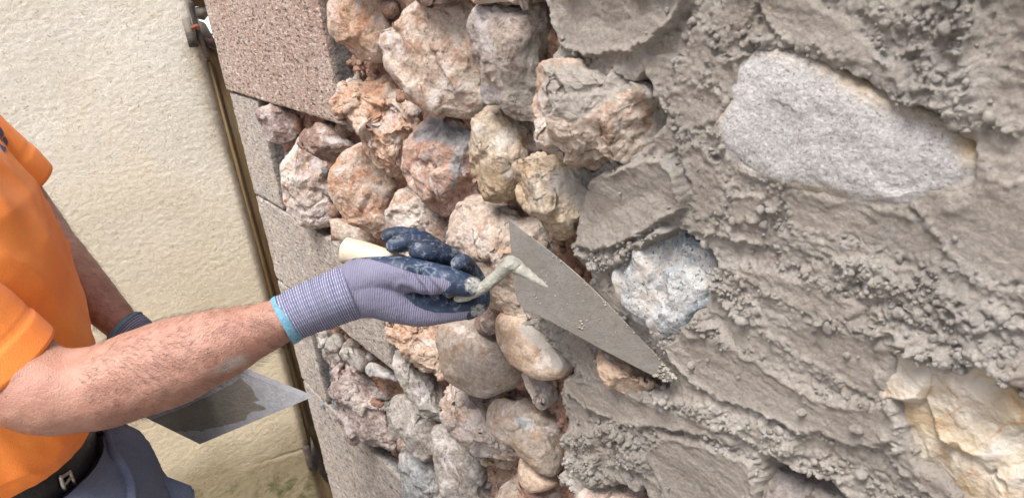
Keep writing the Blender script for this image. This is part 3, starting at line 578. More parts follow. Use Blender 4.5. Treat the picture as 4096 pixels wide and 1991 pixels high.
# troweled patches: outline, height, scoop depth, rim height, roughness left
PATCH = [
 (c7((100,-80),(140,60),(165,130),(195,230),(260,270),(360,285),(480,275),(580,268),(680,205),(770,120),(830,30),(850,-80)), .013, .006, .006, .10),
 (c7((860,90),(930,150),(960,260),(900,400),(780,430),(735,420),(760,340),(820,200)), .006, .001, .001, .25),
 (c7((1000,-60),(1180,-60),(1150,60),(1060,190),(970,220),(900,110)), .004, .001, .001, .3),
 (c7((700,470),(820,410),(1000,440),(1050,500),(1000,600),(880,660),(770,690),(745,600)), .006, .001, .003, .25),
 (c7((270,1010),(300,940),(360,880),(560,795),(720,768),(790,840),(828,950),(828,1050),(690,1135),(520,1215),(380,1260),(265,1230),(250,1110)), .015, .007, .004, .08),
 (c7((755,745),(880,695),(950,760),(1000,890),(1060,960),(1020,1060),(880,1110),(850,1020),(840,920),(800,830)), .007, .002, .002, .2),
 (c7((2200,-80),(2700,-80),(2700,700),(2400,680),(2250,560),(2190,300)), .000, .002, .004, .3),
 (c8((700,470),(820,395),(1000,460),(1180,545),(1330,640),(1480,720),(1700,770),(1850,770),(1900,880),(1870,980),(1760,1010),(1600,985),(1400,925),(1200,850),(1000,765),(800,650),(745,560)), .009, .003, .003, .10),
 (c8((170,660),(300,640),(440,640),(560,720),(700,790),(850,825),(1000,935),(1090,970),(1040,1010),(860,935),(650,905),(450,870),(300,800),(200,730)), .008, .003, .003, .12),
 (c8((610,1010),(700,930),(850,960),(1010,1010),(1165,1070),(1180,1180),(1170,1400),(800,1400),(680,1180)), .008, .002, .003, .12),
 (c8((900,60),(1050,80),(1250,115),(1480,165),(1640,260),(1710,335),(1560,400),(1400,335),(1220,240),(1060,150)), .005, .003, .002, .2),
 (c8((960,-160),(1300,-80),(1600,-30),(1900,40),(1700,70),(1400,40),(1100,-20)), .003, .001, .002, .35),
 (c8((1980,60),(2300,160),(2600,240),(2600,380),(2300,300),(2050,180)), .004, .002, .002, .45),
 (c8((2180,1120),(2300,1230),(2400,1400),(2250,1400),(2150,1240)), .003, .001, .002, .3),
 (c8((1220,1000),(1400,1030),(1650,1100),(1850,1180),(2060,1260),(2100,1400),(1900,1400),(1700,1250),(1400,1120)), .003, .0, .0, .75),
]
PATCH = [(uv(a), *r) for a, *r in PATCH]
# thick torn bands of crumbs (centre line in photo pixels, half width m, height m)
BAND = [(c7((100,312),(200,330),(330,335),(450,350),(560,330),(640,380),(690,400),(740,340),(790,210),(850,60),(870,-60)), .010, .011),
        (c7((880,150),(915,110),(950,60),(975,30)), .008, .014),
        (c7((1030,250),(1120,215),(1250,225),(1330,235),(1480,260),(1600,320),(1720,400),(1850,460),(2000,520),(2110,520)), .010, .009),
        (c7((1000,690),(960,690),(990,800),(1050,860),(1130,920),(1230,950),(1360,960)), .011, .010),
        (c7((1050,620),(1020,600),(900,680),(760,700),(600,750)), .005, .005),
        (c7((100,910),(160,870),(230,840),(330,830),(380,810)), .009, .016),
        (c7((190,1235),(300,1262),(420,1262),(560,1215),(700,1145),(800,1080),(845,1020),(830,900),(780,800),(720,750)), .007, .009),
        (c5((600,330),(680,420),(780,440),(860,440),(960,420),(1060,370),(1150,300),(1230,230)), .008, .016),
        (c5((620,520),(740,560),(860,590),(980,600),(960,680),(900,700)), .014, .008),
        (c5((360,800),(420,780),(480,800),(560,900),(640,980),(700,1060),(780,1100)), .014, .012),
        (c5((660,880),(740,930),(810,980),(850,1060)), .012, .014),
        (c8((540,690),(640,740),(740,780),(860,800)), .007, .010),
        (c8((700,480),(760,400),(850,370),(960,440),(1150,500),(1280,540),(1380,610),(1480,640),(1600,660),(1860,690)), .012, .010),
        (c8((880,840),(960,870),(1100,910),(1250,960),(1400,1010),(1600,1070),(1800,1140),(2000,1200),(2100,1260)), .016, .011),
        (c8((1880,480),(1960,500),(2060,560),(2160,600),(2260,590),(2330,600),(2400,640)), .012, .012),
        (c8((1640,120),(1760,180),(1900,260),(2050,330),(2200,380),(2350,430)), .030, .008),
        (c8((880,60),(960,220),(1060,330),(1200,380),(1350,400),(1500,440),(1700,480),(1850,480)), .022, .007),
        (c8((1880,880),(1920,980),(1980,1060),(2050,1110),(2120,1180)), .012, .009),
        (c8((180,960),(300,960),(420,920),(520,980),(590,1050)), .014, .012), (c8((220,1060),(320,1100),(450,1100),(560,1120)), .022, .014),
        (c8((180,1150),(260,1200),(300,1300)), .014, .012), (c8((480,920),(560,960),(650,960)), .01, .008),
        (c7((2190,-40),(2185,120),(2195,240),(2260,200)), .008, .008), (c7((1950,120),(2000,300),(2080,420),(2110,500)), .02, .006)]
BAND = [(uv(a), wd, hh) for a, wd, hh in BAND]
rs = np.random.default_rng(29)
STROKES = [(rs.uniform(-.62, .9), rs.uniform(.75, 1.75), rs.uniform(.035, .11), rs.uniform(.012, .032), rs.normal(0, .35), rs.uniform(.001, .006), rs.uniform(.03, .18)) for _ in range(130)]
def line_d(q, ln):
    out = np.full(len(q), 9.0, np.float32); lo, hi = ln.min(0) - .09, ln.max(0) + .09
    sel = np.where((q[:, 0] > lo[0]) & (q[:, 0] < hi[0]) & (q[:, 1] > lo[1]) & (q[:, 1] < hi[1]))[0]
    if not len(sel): return out
    p = q[sel]; d2 = np.full(len(p), 81.0, np.float32)
    for a, b in zip(ln[:-1], ln[1:]):
        e = b - a; t = np.clip(((p - a) @ e) / max(e @ e, 1e-12), 0, 1); d2 = np.minimum(d2, ((p - a - t[:, None] * e) ** 2).sum(1))
    out[sel] = np.sqrt(d2); return out
def mortar_h(q):
    q = q.astype(np.float32)
    wj = np.stack([fbm(q, 45, 3, 0.6, 51), fbm(q, 45, 3, 0.6, 52)], 1); w2 = np.stack([fbm(q, 190, 2, 0.6, 53), fbm(q, 190, 2, 0.6, 54)], 1)
    p = q[:, :2] + wj * .006 + w2 * .0025; pw = q[:, :2] + wj * .010 + w2 * .003
    rough = np.full(len(q), 0.34, np.float32) + 0.75 * fbm(q, 13, 3, 0.5, 57); rough = np.clip(rough, .12, 1.0)
    h = .001 + .004 * fbm(q, 9, 3, 0.5, 55) + .0025 * fbm(q, 30, 2, 0.5, 56)
    # long drag marks of the trowel everywhere, stronger on the sheets
    s = np.stack([p @ STREAK * 9, p @ np.array([-STREAK[1], STREAK[0]]) * 150, np.zeros(len(p))], 1)
    drag = fbm(s, 1, 3, 0.6, 58)
    s2 = np.stack([p @ STREAK * 5, p @ np.array([-STREAK[1], STREAK[0]]) * 38, np.zeros(len(p))], 1); drag2 = fbm(s2, 1, 2, 0.5, 59)
    h += .0014 * drag2
    bandm = np.zeros(len(q), np.float32)
    for ln, wd, hh in BAND:
        d = line_d(pw, ln); m = np.exp(-(d / wd) ** 2); h += .85 * hh * m * (0.75 + 0.6 * wj[:, 0]); bandm = np.maximum(bandm, m)
    PERP = np.array([-STREAK[1], STREAK[0]])
    for cx_, cz_, ln_, wd_, an, hp, rg in STROKES:
        dq = q[:, :2] - np.array([cx_, cz_], np.float32); sel = np.where(np.abs(dq).max(1) < ln_ + .03)[0]
        if not len(sel): continue
        ca, sa_ = math.cos(an), math.sin(an); d2_ = dq[sel] + wj[sel] * .008 + w2[sel] * .0025; a1 = d2_ @ STREAK; b1 = d2_ @ PERP; a2 = a1 * ca + b1 * sa_; b2 = -a1 * sa_ + b1 * ca
        b2 = b2 - a2 * a2 * 1.2
        sd = np.minimum(wd_ - np.abs(b2) * (1 + .25 * np.sign(a2) * (a2 / ln_)), ln_ - np.abs(a2)); m = sstep(-.001, .004, sd)
        lip = np.exp(-((sd - .001) / .0035) ** 2) * np.where((b2 < 0) | (a2 > ln_ * .7), 1.0, .25)
        hs = h[sel].mean() * .4 + hp + .0012 * fbm(q[sel], 30, 2, .5, 60) + .22 * b2 * (1 if hp > .003 else -1) * .15 + .0022 * drag2[sel] + lip * .0036 * (.5 + wj[sel, 1])
        h[sel] = h[sel] * (1 - m) + hs * m; rough[sel] = np.maximum(rough[sel] * (1 - m) + rg * m, lip * .7 * (sd > -.004)); bandm[sel] *= 1 - .6 * m
    for poly, hp, scoop, rim, rg in PATCH:
        sd = poly_sd(p, poly); m = sstep(-.001, .005, sd)
        hp_ = hp - scoop * sstep(0, .05, sd) + .0012 * fbm(q, 25, 2, 0.5, 60) + .0016 * drag2 + rim * np.exp(-((sd - .003) / .004) ** 2) * (0.6 + wj[:, 1])
        h = h * (1 - m) + hp_ * m; rough = rough * (1 - m) + rg * m
        rough = np.maximum(rough, 0.75 * np.exp(-(sd / .004) ** 2))
        bandm = bandm * (1 - 0.8 * m)
    rough = np.clip(np.maximum(rough, bandm * 1.1), 0, 1.15)
    f1, f2 = worley2(q[:, :2] + w2 * .002, 150, 61); g1, _ = worley2(q[:, :2] + w2[:, ::-1] * .002, 330, 62)
    bil = np.abs(fbm(q, 75, 3, 0.6, 63)); 
    crumb = .0042 * (0.55 - f1) + .0018 * (0.5 - g1) + .0085 * (0.22 - bil) + .0045 * fbm(q, 48, 3, 0.55, 64)
    pit = -.004 * sstep(.30, .12, worley2(q[:, :2] + wj * .003, 75, 68)[0]) * sstep(0.0, 0.4, fbm(q, 20, 2, 0.5, 69))
    h += crumb * rough * 1.0 + pit * np.clip(rough + .1, 0, .8) + .0009 * drag * (1 - rough * .6) + .0011 * fbm(q, 300, 2, 0.6, 65) * (.35 + rough)
    # edges
    sa = poly_sd(p, AREA); h = h - .011 * np.exp(-np.clip(sa, 0, 1) / .014) * (1 - .7 * bandm); e = sstep(-.004, .006, sa)
    for poly, gr in HOLES:
        sh = poly_sd(p, poly) + .007 * fbm(q, 55, 3, 0.6, 70); e = e * sstep(.004, -.007, sh + gr); 
        lip = np.exp(-((sh + .009) / .006) ** 2); h += lip * .004 * (0.4 + wj[:, 0] * 1.2)
    h = h * e + (-.052) * (1 - e); rough = np.where(e < .6, .9, rough)
    dxz = np.stack([perlin(q * 170, 66), perlin(q * 170, 67)], 1) * .0022 * np.clip(rough, 0, 1)[:, None] + w2 * .001
    return h.astype(np.float32), dxz, {'smoothness': np.clip(1 - rough, 0, 1), 'edge': e}
def crumbs(q, h, at):
    wgt = np.clip(1 - at['smoothness'] - .25, 0, 1) ** 1.5 * (at['edge'] > .7) * (q[:, 0] > -1.0) * (q[:, 0] < -.02)
    wgt = wgt * np.clip(.15 + sstep(-.1, .5, fbm(q, 26, 3, 0.5, 90)) * 1.2, 0, 1.3) + (at['edge'] > .7) * .004 * (q[:, 0] < -.02)
    n = 5200; idx = rng.choice(len(q), n, p=wgt / wgt.sum())
    r = np.clip(rng.lognormal(math.log(.0011), .55, n), .0004, .0050)
    base = np.stack([q[idx, 0], -h[idx] - r * rng.uniform(-.3, .7, n), q[idx, 1]], 1) + rng.normal(0, .0006, (n, 3))
    V = np.empty((n, len(ICOV), 3), np.float32); sc = rng.uniform(.65, 1.25, (n, 1, 3))
    V[:] = ICOV[None] * sc; flat = V.reshape(-1, 3)
    off = np.repeat(rng.uniform(0, 60, (n, 3)), len(ICOV), 0)
    flat = flat * (1 + .45 * perlin(flat * 1.7 + off, 91) + .2 * perlin(flat * 4 + off, 92))[:, None]
    V = flat.reshape(n, -1, 3) * r[:, None, None] + base[:, None, :]
    Fc = (ICOF[None] + (np.arange(n) * len(ICOV))[:, None, None]).reshape(-1, 3)
    o = np.zeros(n * len(ICOV))
    return V.reshape(-1, 3), Fc, {'smoothness': o, 'edge': o + 1}
k = NB('fresh_mortar'); sm = k.attr('smoothness')
c = k.ramp(k.noise(13, 5, 0.6, 0.5), [(0.32, (0.305, 0.268, 0.232)), (0.5, (0.375, 0.339, 0.302)), (0.68, (0.455, 0.42, 0.384))])
c = k.mix(0.9, c, k.ramp(k.noise(4.5, 4, 0.6, 0.6), [(0.36, 0.58), (0.5, 0.92), (0.64, 1.18)]), 'MULTIPLY'); c = k.mix(k.math('MULTIPLY', sm, 0.45), c, (0.355, 0.30, 0.255))
c = k.mix(k.ramp(k.noise(23, 6, 0.7, 0.5), [(0.62, 0.0), (0.76, 0.45)]), c, (0.36, 0.25, 0.16))
c = k.mix(k.ramp(k.noise(55, 4, 0.6), [(0.66, 0.0), (0.72, 0.7)]), c, (0.30, 0.31, 0.32))
c = k.mix(0.8, c, k.ramp(k.noise(280, 6, 0.78), [(0.3, 0.62), (0.5, 1.0), (0.72, 1.3)]), 'MULTIPLY')
n = k.bump(k.noise(200, 7, 0.78), 0.0030); n = k.bump(k.noise(700, 4, 0.75), 0.0016, 1, n)
ro = k.ramp(sm, [(0.4, 0.80), (0.9, 0.36)])
m_mortar = k.done(c, ro, n, spec=0.3)
xs = np.r_[np.linspace(-1.02, -.60, 330, endpoint=False), np.linspace(-.60, -.10, 460, endpoint=False), np.linspace(-.10, .25, 80, endpoint=False), np.linspace(.25, 1.4, 60)]
zs = np.r_[np.linspace(.05, .80, 70, endpoint=False), np.linspace(.80, 1.64, 700, endpoint=False), np.linspace(1.64, 2.42, 100)]
heightfield(xs, zs, mortar_h, 'fresh_mortar', m_mortar, crumbs, 'wet grey beige mortar coat')

# ------------------------------------------------------------------ rendered wall, gate post and hinges at the far left
HS = np.array([0.242, 0.970, 0.0]); NS = np.array([0.970, -0.242, 0.0])      # along / out of the rendered wall
PS = P(1022, 1000, 2.05)
def onst(x, y, out=0.0): return onplane(x, y, PS + NS * out, NS)
def st_local(p): d = np.asarray(p) - PS; return d @ HS, (np.asarray(p))[..., 2]
edge_top = onst(700, 0); edge_bot = onst(1308, 1960)
st = thing('rendered_wall', 'cream roughcast rendered wall behind the worker, mossy at its foot', 'wall', tuple(np.r_[PS[:2] - HS[:2] * 1.0, 0.0]))
def edge_u(z):       # the right-hand edge leans a little
    a = onst(836, 232); b = onst(1230, 1722); ua, ub = (a - PS) @ HS, (b - PS) @ HS
    return ua + (z - a[2]) / (b[2] - a[2]) * (ub - ua)
zz = np.linspace(-0.02, 2.1, 520); uu = np.linspace(0, 1, 330)
ZP = float(onst(1100, 1830)[2])
Ug, Zg = np.meshgrid(uu, zz, indexing='ij'); ue = edge_u(Zg.ravel()); width = 2.0
uvals = ue - (1 - Ug.ravel()) * width - .0 
q = np.stack([uvals, Zg.ravel(), np.zeros(Ug.size)], 1)
wq = q[:, :2] + .01 * np.stack([perlin(q * 30, 71), perlin(q * 30, 72)], 1)
dd = .0013 * fbm(q * np.array([1, 1.5, 1]), 60, 4, 0.62, 73) + .0016 * fbm(q * np.array([1, 2.0, 1]), 120, 3, .6, 74) + .006 * fbm(q, 3, 2, .5, 75)
dd -= .003 * np.exp(-((q[:, 1] - ZP + .006 * perlin(q * 12, 76)) / .003) ** 2) * sstep(edge_u(ZP) - .2, edge_u(ZP) - .08, q[:, 0])
dd += .0006 * sstep(ZP + .002, ZP - .01, q[:, 1])
rnd = -.02 * sstep(.985, 1.0, Ug.ravel()) ** 2
v = PS * np.array([1, 1, 0]) + np.outer(q[:, 0], HS) + np.outer(dd + rnd, NS); v[:, 2] = q[:, 1]
k = NB('roughcast')
c = k.ramp(k.noise(5, 6, 0.65), [(0.35, (0.88, 0.80, 0.66)), (0.65, (0.94, 0.89, 0.79))])
c = k.mix(k.ramp(k.noise(75, 7, 0.75, 1.2, k.stretch((1, 1, 1.6))), [(0.36, 0.85), (0.42, 0.0)]), c, (0.36, 0.28, 0.17))
c = k.mix(k.math('MULTIPLY', k.attr('low2'), 0.8), c, (0.72, 0.59, 0.39))
hgt = k.attr('low'); mo = k.math('ADD', k.math('MULTIPLY', hgt, 0.9), k.math('MULTIPLY', k.noise(10, 7, 0.7, 0.5), 0.6))
c = k.mix(k.ramp(mo, [(0.55, 0.0), (1.05, 0.75)]), c, (0.24, 0.19, 0.10))
c = k.mix(k.ramp(k.math('MULTIPLY', hgt, k.noise(17, 8, 0.75, 0.4)), [(0.46, 0.0), (0.60, 0.8)]), c, (0.10, 0.105, 0.035))
c = k.mix(k.math('MULTIPLY', k.attr('stain'), k.noise(30, 6, 0.7)), c, (0.26, 0.17, 0.09))
n = k.bump(k.noise(130, 9, 0.80, 1.0), 0.0062); n = k.bump(k.noise(420, 4, 0.7), 0.002, 1, n)
m_stucco = k.done(c, 0.95, n, spec=0.15)
low = sstep(ZP + .25, ZP - .12, q[:, 1] + .03 * perlin(q * 9, 77))
hz = float(onst(770, 200)[2])
stain = np.exp(-((ue - q[:, 0] - .012) / .03) ** 2) * sstep(hz - .38, hz, q[:, 1]) * (q[:, 1] < hz + .02) + .6 * np.exp(-((ue - q[:, 0]) / .02) ** 2)
obj('render_coat', mesh_np('render_coat', v, [grid_faces(330, 520)], True, {'low': low, 'low2': sstep(1.55, .55, q[:, 1] + .08 * perlin(q * 4, 78)), 'stain': np.clip(stain * 1.6, 0, 1)}), m_stucco, st)
# its core gives the wall thickness
bm = bmesh.new(); rot = Matrix(((HS[0], -NS[0], 0), (HS[1], -NS[1], 0), (0, 0, 1)))
cc = PS - NS * .09 + HS * (edge_u(1.0) - 1.0 - .12); cc[2] = 1.04
box_bm(bm, (1.9, .15, 2.1), tuple(cc), rot); obj('wall_core', bm_mesh('wall_core', bm), m_stucco, st)

k = NB('old_wood'); wv = k.stretch((9, 9, 0.7))
c = k.ramp(k.noise(9, 7, 0.65, 0.5, wv), [(0.3, (0.075, 0.05, 0.027)), (0.5, (0.15, 0.105, 0.052)), (0.72, (0.25, 0.18, 0.10))])
c = k.mix(k.ramp(k.noise(4, 4, 0.6), [(0.42, 0.0), (0.6, 0.8)]), c, (0.17, 0.10, 0.04))
c = k.mix(k.ramp(k.noise(25, 8, 0.8, 0.3, wv), [(0.60, 0.0), (0.68, 0.8)]), c, (0.05, 0.035, 0.02))
m_wood = k.done(c, 0.7, k.bump(k.noise(22, 7, 0.7, 0.4, wv), 0.006), spec=0.3)
k = NB('rusty_iron')
c = k.ramp(k.noise(40, 7, 0.7), [(0.35, (0.035, 0.03, 0.03)), (0.55, (0.075, 0.055, 0.045)), (0.72, (0.16, 0.075, 0.045))])
m_iron = k.done(c, 0.7, k.bump(k.noise(220, 5, 0.7), 0.002), spec=0.4)
k = NB('grey_iron'); c = k.ramp(k.noise(30, 6, 0.7), [(0.35, (0.12, 0.105, 0.09)), (0.6, (0.20, 0.17, 0.14)), (0.75, (0.16, 0.10, 0.07))])
m_iron2 = k.done(c, 0.6, k.bump(k.noise(200, 5, 0.7), 0.0015), spec=0.4)
k = NB('rust_red'); m_rust = k.done((0.22, 0.07, 0.04), 0.8, k.bump(k.noise(300, 4), 0.002))

post = thing('gate_post', 'weathered wooden gate post with rusty hinges between the cream wall and the stone corner', 'gate post', tuple(np.r_[onst(1100, 1200)[:2], 0.0]))
def slab(name, px, out, thick, mat, parent, sub=0, noise=0.0, bev=0.003):
    """a flat board or plate: outline in photo pixels laid on a plane parallel to the rendered wall, real thickness"""
    a = np.array([onst(x, y, out) for x, y in px]); bm = bmesh.new()
    vs = [bm.verts.new(p) for p in a]; f = bm.faces.new(vs); bm.normal_update()
    if f.normal.dot(Vector(NS)) < 0: f.normal_flip()
    ex = bmesh.ops.extrude_face_region(bm, geom=[f]); nv = [e for e in ex['geom'] if isinstance(e, bmesh.types.BMVert)]
    bmesh.ops.translate(bm, verts=nv, vec=Vector(NS * thick)); bmesh.ops.recalc_face_normals(bm, faces=bm.faces[:])
    if bev: bmesh.ops.bevel(bm, geom=bm.edges[:], offset=bev, segments=2, affect='EDGES')
    return obj(name, bm_mesh(name, bm, True if bev else False), mat, parent)
slab('post_board', [(800, 168), (905, 208), (1260, 1450), (1350, 1810), (1225, 1846), (985, 960), (780, 240)], -.045, .03, m_wood, post)
slab('post_board', [(1225, 1772), (1345, 1790), (1420, 1991), (1445, 2150), (1330, 2150), (1280, 1991)], -.05, .03, m_wood, post)
slab('post_board', [(720, -140), (800, -140), (830, 24), (752, 26)], -.045, .03, m_wood, post)
slab('post_edge', [(828, 240), (848, 250), (1050, 1000), (1240, 1700), (1224, 1700), (1032, 1000)], -.022, .016, m_wood, post)
hg = slab('hinge', [(725, 76), (760, 70), (796, 186), (757, 190)], .012, .018, m_iron2, post, bev=.0015)
slab('hinge_plate', [(740, 133), (776, 129), (796, 187), (757, 190)], .0305, .002, m_iron, hg, bev=.0006)
slab('strap', [(763, 70), (820, 92), (862, 165), (874, 205), (838, 190), (772, 132)], -.012, .012, m_iron2, hg, bev=.0015)
slab('strap', [(772, 134), (862, 160), (868, 195), (800, 172)], .0005, .006, m_iron, hg, bev=.001)
slab('upper_plate', [(778, 30), (822, 22), (834, 60), (818, 82), (785, 74)], -.03, .012, m_iron2, hg, bev=.001)
pt = np.array([np.r_[onst(764, 14, .018), .0065], np.r_[onst(776, 70, .018), .0062], np.r_[onst(800, 150, .018), .0062], np.r_[onst(826, 226, .018), .0058]])
v, f = tube(pt, 14, 16); obj('hinge_pin', mesh_np('hinge_pin', v, f), m_iron, hg)
slab('latch_tongue', [(838, 135), (853, 134), (856, 142), (841, 143)], -.02, .004, m_rust, hg, bev=.0005)
v, f = tube(np.array([np.r_[onst(770, 112, .03), .004], np.r_[onst(790, 105, .03), .005], np.r_[onst(793, 116, .03), .004]]), 10, 8); obj('rivet', mesh_np('rivet', v, f), m_rust, hg)
h2 = slab('hinge', [(1208, 1790), (1240, 1782), (1272, 1862), (1236, 1872)], .01, .022, m_iron, post, bev=.004)
v, f = tube(np.array([np.r_[onst(1225, 1790, .024), .010], np.r_[onst(1236, 1830, .024), .011], np.r_[onst(1244, 1858, .024), .010]]), 14, 12); obj('knuckle', mesh_np('knuckle', v, f), m_iron, h2)
slab('strap', [(1240, 1740), (1256, 1770), (1310, 1890), (1312, 1930), (1270, 1880), (1245, 1800)], -.01, .01, m_iron, h2, bev=.001)

# ------------------------------------------------------------------ person
k = NB('skin'); 
c = k.ramp(k.noise(16, 5, 0.6), [(0.35, (0.33, 0.165, 0.12)), (0.65, (0.42, 0.23, 0.17))])
c = k.mix(k.ramp(k.noise(60, 6, 0.7), [(0.45, 0.0), (0.75, 0.35)]), c, (0.28, 0.10, 0.07))
c = k.mix(k.ramp(k.noise(210, 3, 0.5), [(0.70, 0.0), (0.73, 0.8)]), c, (0.12, 0.05, 0.035))
c = k.mix(k.attr('smear'), c, (0.42, 0.37, 0.33))
n = k.bump(k.noise(330, 5, 0.7), 0.0012); n = k.bump(k.vor(700), 0.0004, 0.6, n)
m_skin = k.done(c, 0.42, n, spec=0.45, **{'Subsurface Weight': 0.12, 'Subsurface Scale': 0.006})
m_skin.node_tree.nodes['Principled BSDF'].inputs['Subsurface Radius'].default_value = (1.0, 0.35, 0.2)
k = NB('orange_cotton')
c = k.ramp(k.noise(8, 4, 0.6), [(0.35, (1.0, 0.275, 0.055)), (0.65, (1.0, 0.335, 0.08))])
c = k.mix(0.35, c, k.ramp(k.noise(900, 2, 0.6), [(0.3, 0.7), (0.7, 1.2)]), 'MULTIPLY')
m_orange = k.done(c, 0.9, k.bump(k.noise(800, 3, 0.6), 0.0007), spec=0.15, **{'Sheen Weight': 0.12})
k = NB('work_trousers')
c = k.ramp(k.noise(10, 5, 0.6), [(0.35, (0.125, 0.15, 0.215)), (0.65, (0.17, 0.20, 0.28))])
c = k.mix(0.5, c, k.ramp(k.noise(700, 2, 0.6, 0, k.stretch((1, 1, .35), (0.5, 0.3, 0))), [(0.3, 0.7), (0.7, 1.3)]), 'MULTIPLY')
m_trous = k.done(c, 0.9, k.bump(k.noise(600, 3, 0.6), 0.0008), spec=0.15)
k = NB('black_leather'); m_leather = k.done((0.012, 0.012, 0.014), 0.42, k.bump(k.noise(180, 5, 0.6), 0.0015), spec=0.5)
k = NB('steel_buckle'); m_buckle = k.done((0.42, 0.40, 0.37), 0.35, k.bump(k.noise(300, 3), 0.0004), metal=1.0)
k = NB('print_grey'); m_print = k.done((0.10, 0.13, 0.22), 0.85)
k = NB('hair'); m_hair = k.done((0.02, 0.013, 0.01), 0.55, spec=0.4)
k = NB('boot'); m_boot = k.done((0.05, 0.035, 0.025), 0.6, k.bump(k.noise(120, 5), 0.002))

TX, TY = -1.06, -0.56
person = thing('person', 'person in orange short sleeved shirt, grey trousers and gloves holding a trowel to the wall', 'person', (TX, TY, 0))
def px(rows): return np.array([np.r_[P(x, y, z), r * z / F] for x, y, r, z in rows])
ARM = [(-330,1150,180,.735),(-150,1310,184,.762),(0,1445,184,.778),(110,1530,182,.785),(215,1566,176,.785),(300,1560,172,.79),(400,1545,171,.795),(560,1493,176,.80),(700,1442,172,.805),(800,1407,160,.81),(890,1374,145,.815),(1000,1332,116,.82),(1132,1280,88,.83),(1260,1228,82,.835),(1420,1165,88,.84)]
FARM = [(-200,480,112,1.095),(-100,610,114,1.12),(60,800,112,1.165),(190,980,105,1.14),(300,1105,98,1.11),(400,1210,84,1.09),(490,1303,70,1.08),(560,1380,62,1.08),(640,1470,60,1.08)]
arm, farm = px(ARM), px(FARM)
def ell(cx, cy, z, rx, ry, seg=48, pw=2.3):
    a = np.linspace(0, 2 * np.pi, seg, endpoint=False); ca, sa = np.cos(a), np.sin(a)
    return np.stack([cx + rx * np.sign(ca) * np.abs(ca) ** (2 / pw), cy + ry * np.sign(sa) * np.abs(sa) ** (2 / pw), np.full(seg, z)], 1)
def loft(rings, closed=True):
    seg = len(rings[0]); v = np.vstack(rings); m = len(rings)
    f = grid_faces(m, seg); e = np.array([[i * seg + seg - 1, (i + 1) * seg + seg - 1, (i + 1) * seg, i * seg] for i in range(m - 1)]); fs = [f, e]
    if closed:
        a = len(v); v = np.vstack([v, rings[0].mean(0), rings[-1].mean(0)])
        fs.append(np.array([[a, (j + 1) % seg, j] for j in range(seg)] + [[a + 1, (m - 1) * seg + j, (m - 1) * seg + (j + 1) % seg] for j in range(seg)]))
    return v, fs
SHO_R, SHO_L = arm[0, :3], farm[0, :3]
torso = loft([ell(TX, TY, z, rx, ry) for z, rx, ry in ((.80, .155, .105), (.95, .165, .11), (1.10, .155, .10), (1.25, .155, .105), (1.38, .165, .115), (1.50, .165, .10), (1.58, .12, .075), (1.62, .06, .05))])
neck = tube([[TX, TY, 1.56, .06], [TX, TY + .01, 1.66, .055], [TX, TY + .03, 1.72, .055]], 20, 12)
head = tube([[TX, TY + .045, 1.69, .055], [TX, TY + .04, 1.75, .075], [TX, TY + .025, 1.82, .083], [TX, TY + .02, 1.86, .075]], 28, 20)
nose = tube([[TX, TY + .10, 1.82, .010], [TX, TY + .128, 1.785, .014]], 12, 6)
brow = tube([[TX - .035, TY + .10, 1.825, .010], [TX, TY + .108, 1.828, .010], [TX + .035, TY + .10, 1.825, .010]], 10, 8)
lips = tube([[TX - .022, TY + .112, 1.752, .006], [TX, TY + .12, 1.752, .009], [TX + .022, TY + .112, 1.752, .006]], 10, 8)
ears = [tube([[TX + s * .078, TY + .02, 1.77, .010], [TX + s * .088, TY + .012, 1.80, .016], [TX + s * .084, TY + .01, 1.825, .010]], 10, 8) for s in (-1, 1)]
shr = tube([[TX + .06, TY, 1.53, .055], [TX + .12, TY, 1.50, .052], list(arm[0, :3]) + [.044]], 24, 14)
shl = tube([[TX - .06, TY, 1.53, .055], [TX - .12, TY + .01, 1.52, .05], list(farm[0, :3]) + [.04]], 24, 14)
legs = [tube([[TX + s * .085, TY, .86, .085], [TX + s * .11, TY + .03, .48, .058], [TX + s * .12, TY - .01, .08, .042]], 24, 20) for s in (-1, 1)]
bme = remeshed([torso, neck, head, nose, brow, lips, *ears, shr, shl, tube(arm, 40, 90), tube(farm, 36, 60), *legs], .0042, 10)
cv = coords(bme)
def chain_near(pt, ch):
    d2 = ((pt[:, None, :] - ch[None, :, :3]) ** 2).sum(2); return d2.min(1), d2.argmin(1)
ad = smooth_open(arm, 120); d2, ai = chain_near(cv, ad); onarm = (d2 < .06 ** 2)
nrm = vnormals(bme)
# muscle and tendon relief
rel = .0020 * fbm(cv * np.array([.6, .6, 1.6]), 34, 3, .55, 80) + .0016 * fbm(cv * np.array([1, 1, 1]), 26, 3, .5, 81) + .0005 * fbm(cv, 110, 2, .5, 82)
cr = P(275, 1420, .77); dcr = np.linalg.norm(cv - cr, axis=1); rel -= .004 * np.exp(-(dcr / .022) ** 2)
setco(bme, cv + nrm * rel[:, None]); cv = coords(bme); nrm = vnormals(bme)
sm_c = P(940, 1480, .78); sm_d = np.linalg.norm((cv - sm_c) * np.array([.6, .6, 1.4]), axis=1); smear = sstep(.016, .008, sm_d + .007 * fbm(cv, 90, 3, .6, 83)) * .8
at = bme.attributes.new('smear', 'FLOAT', 'POINT'); at.data.foreach_set('value', smear.astype(np.float32))
body = obj('body', bme, m_skin, person)
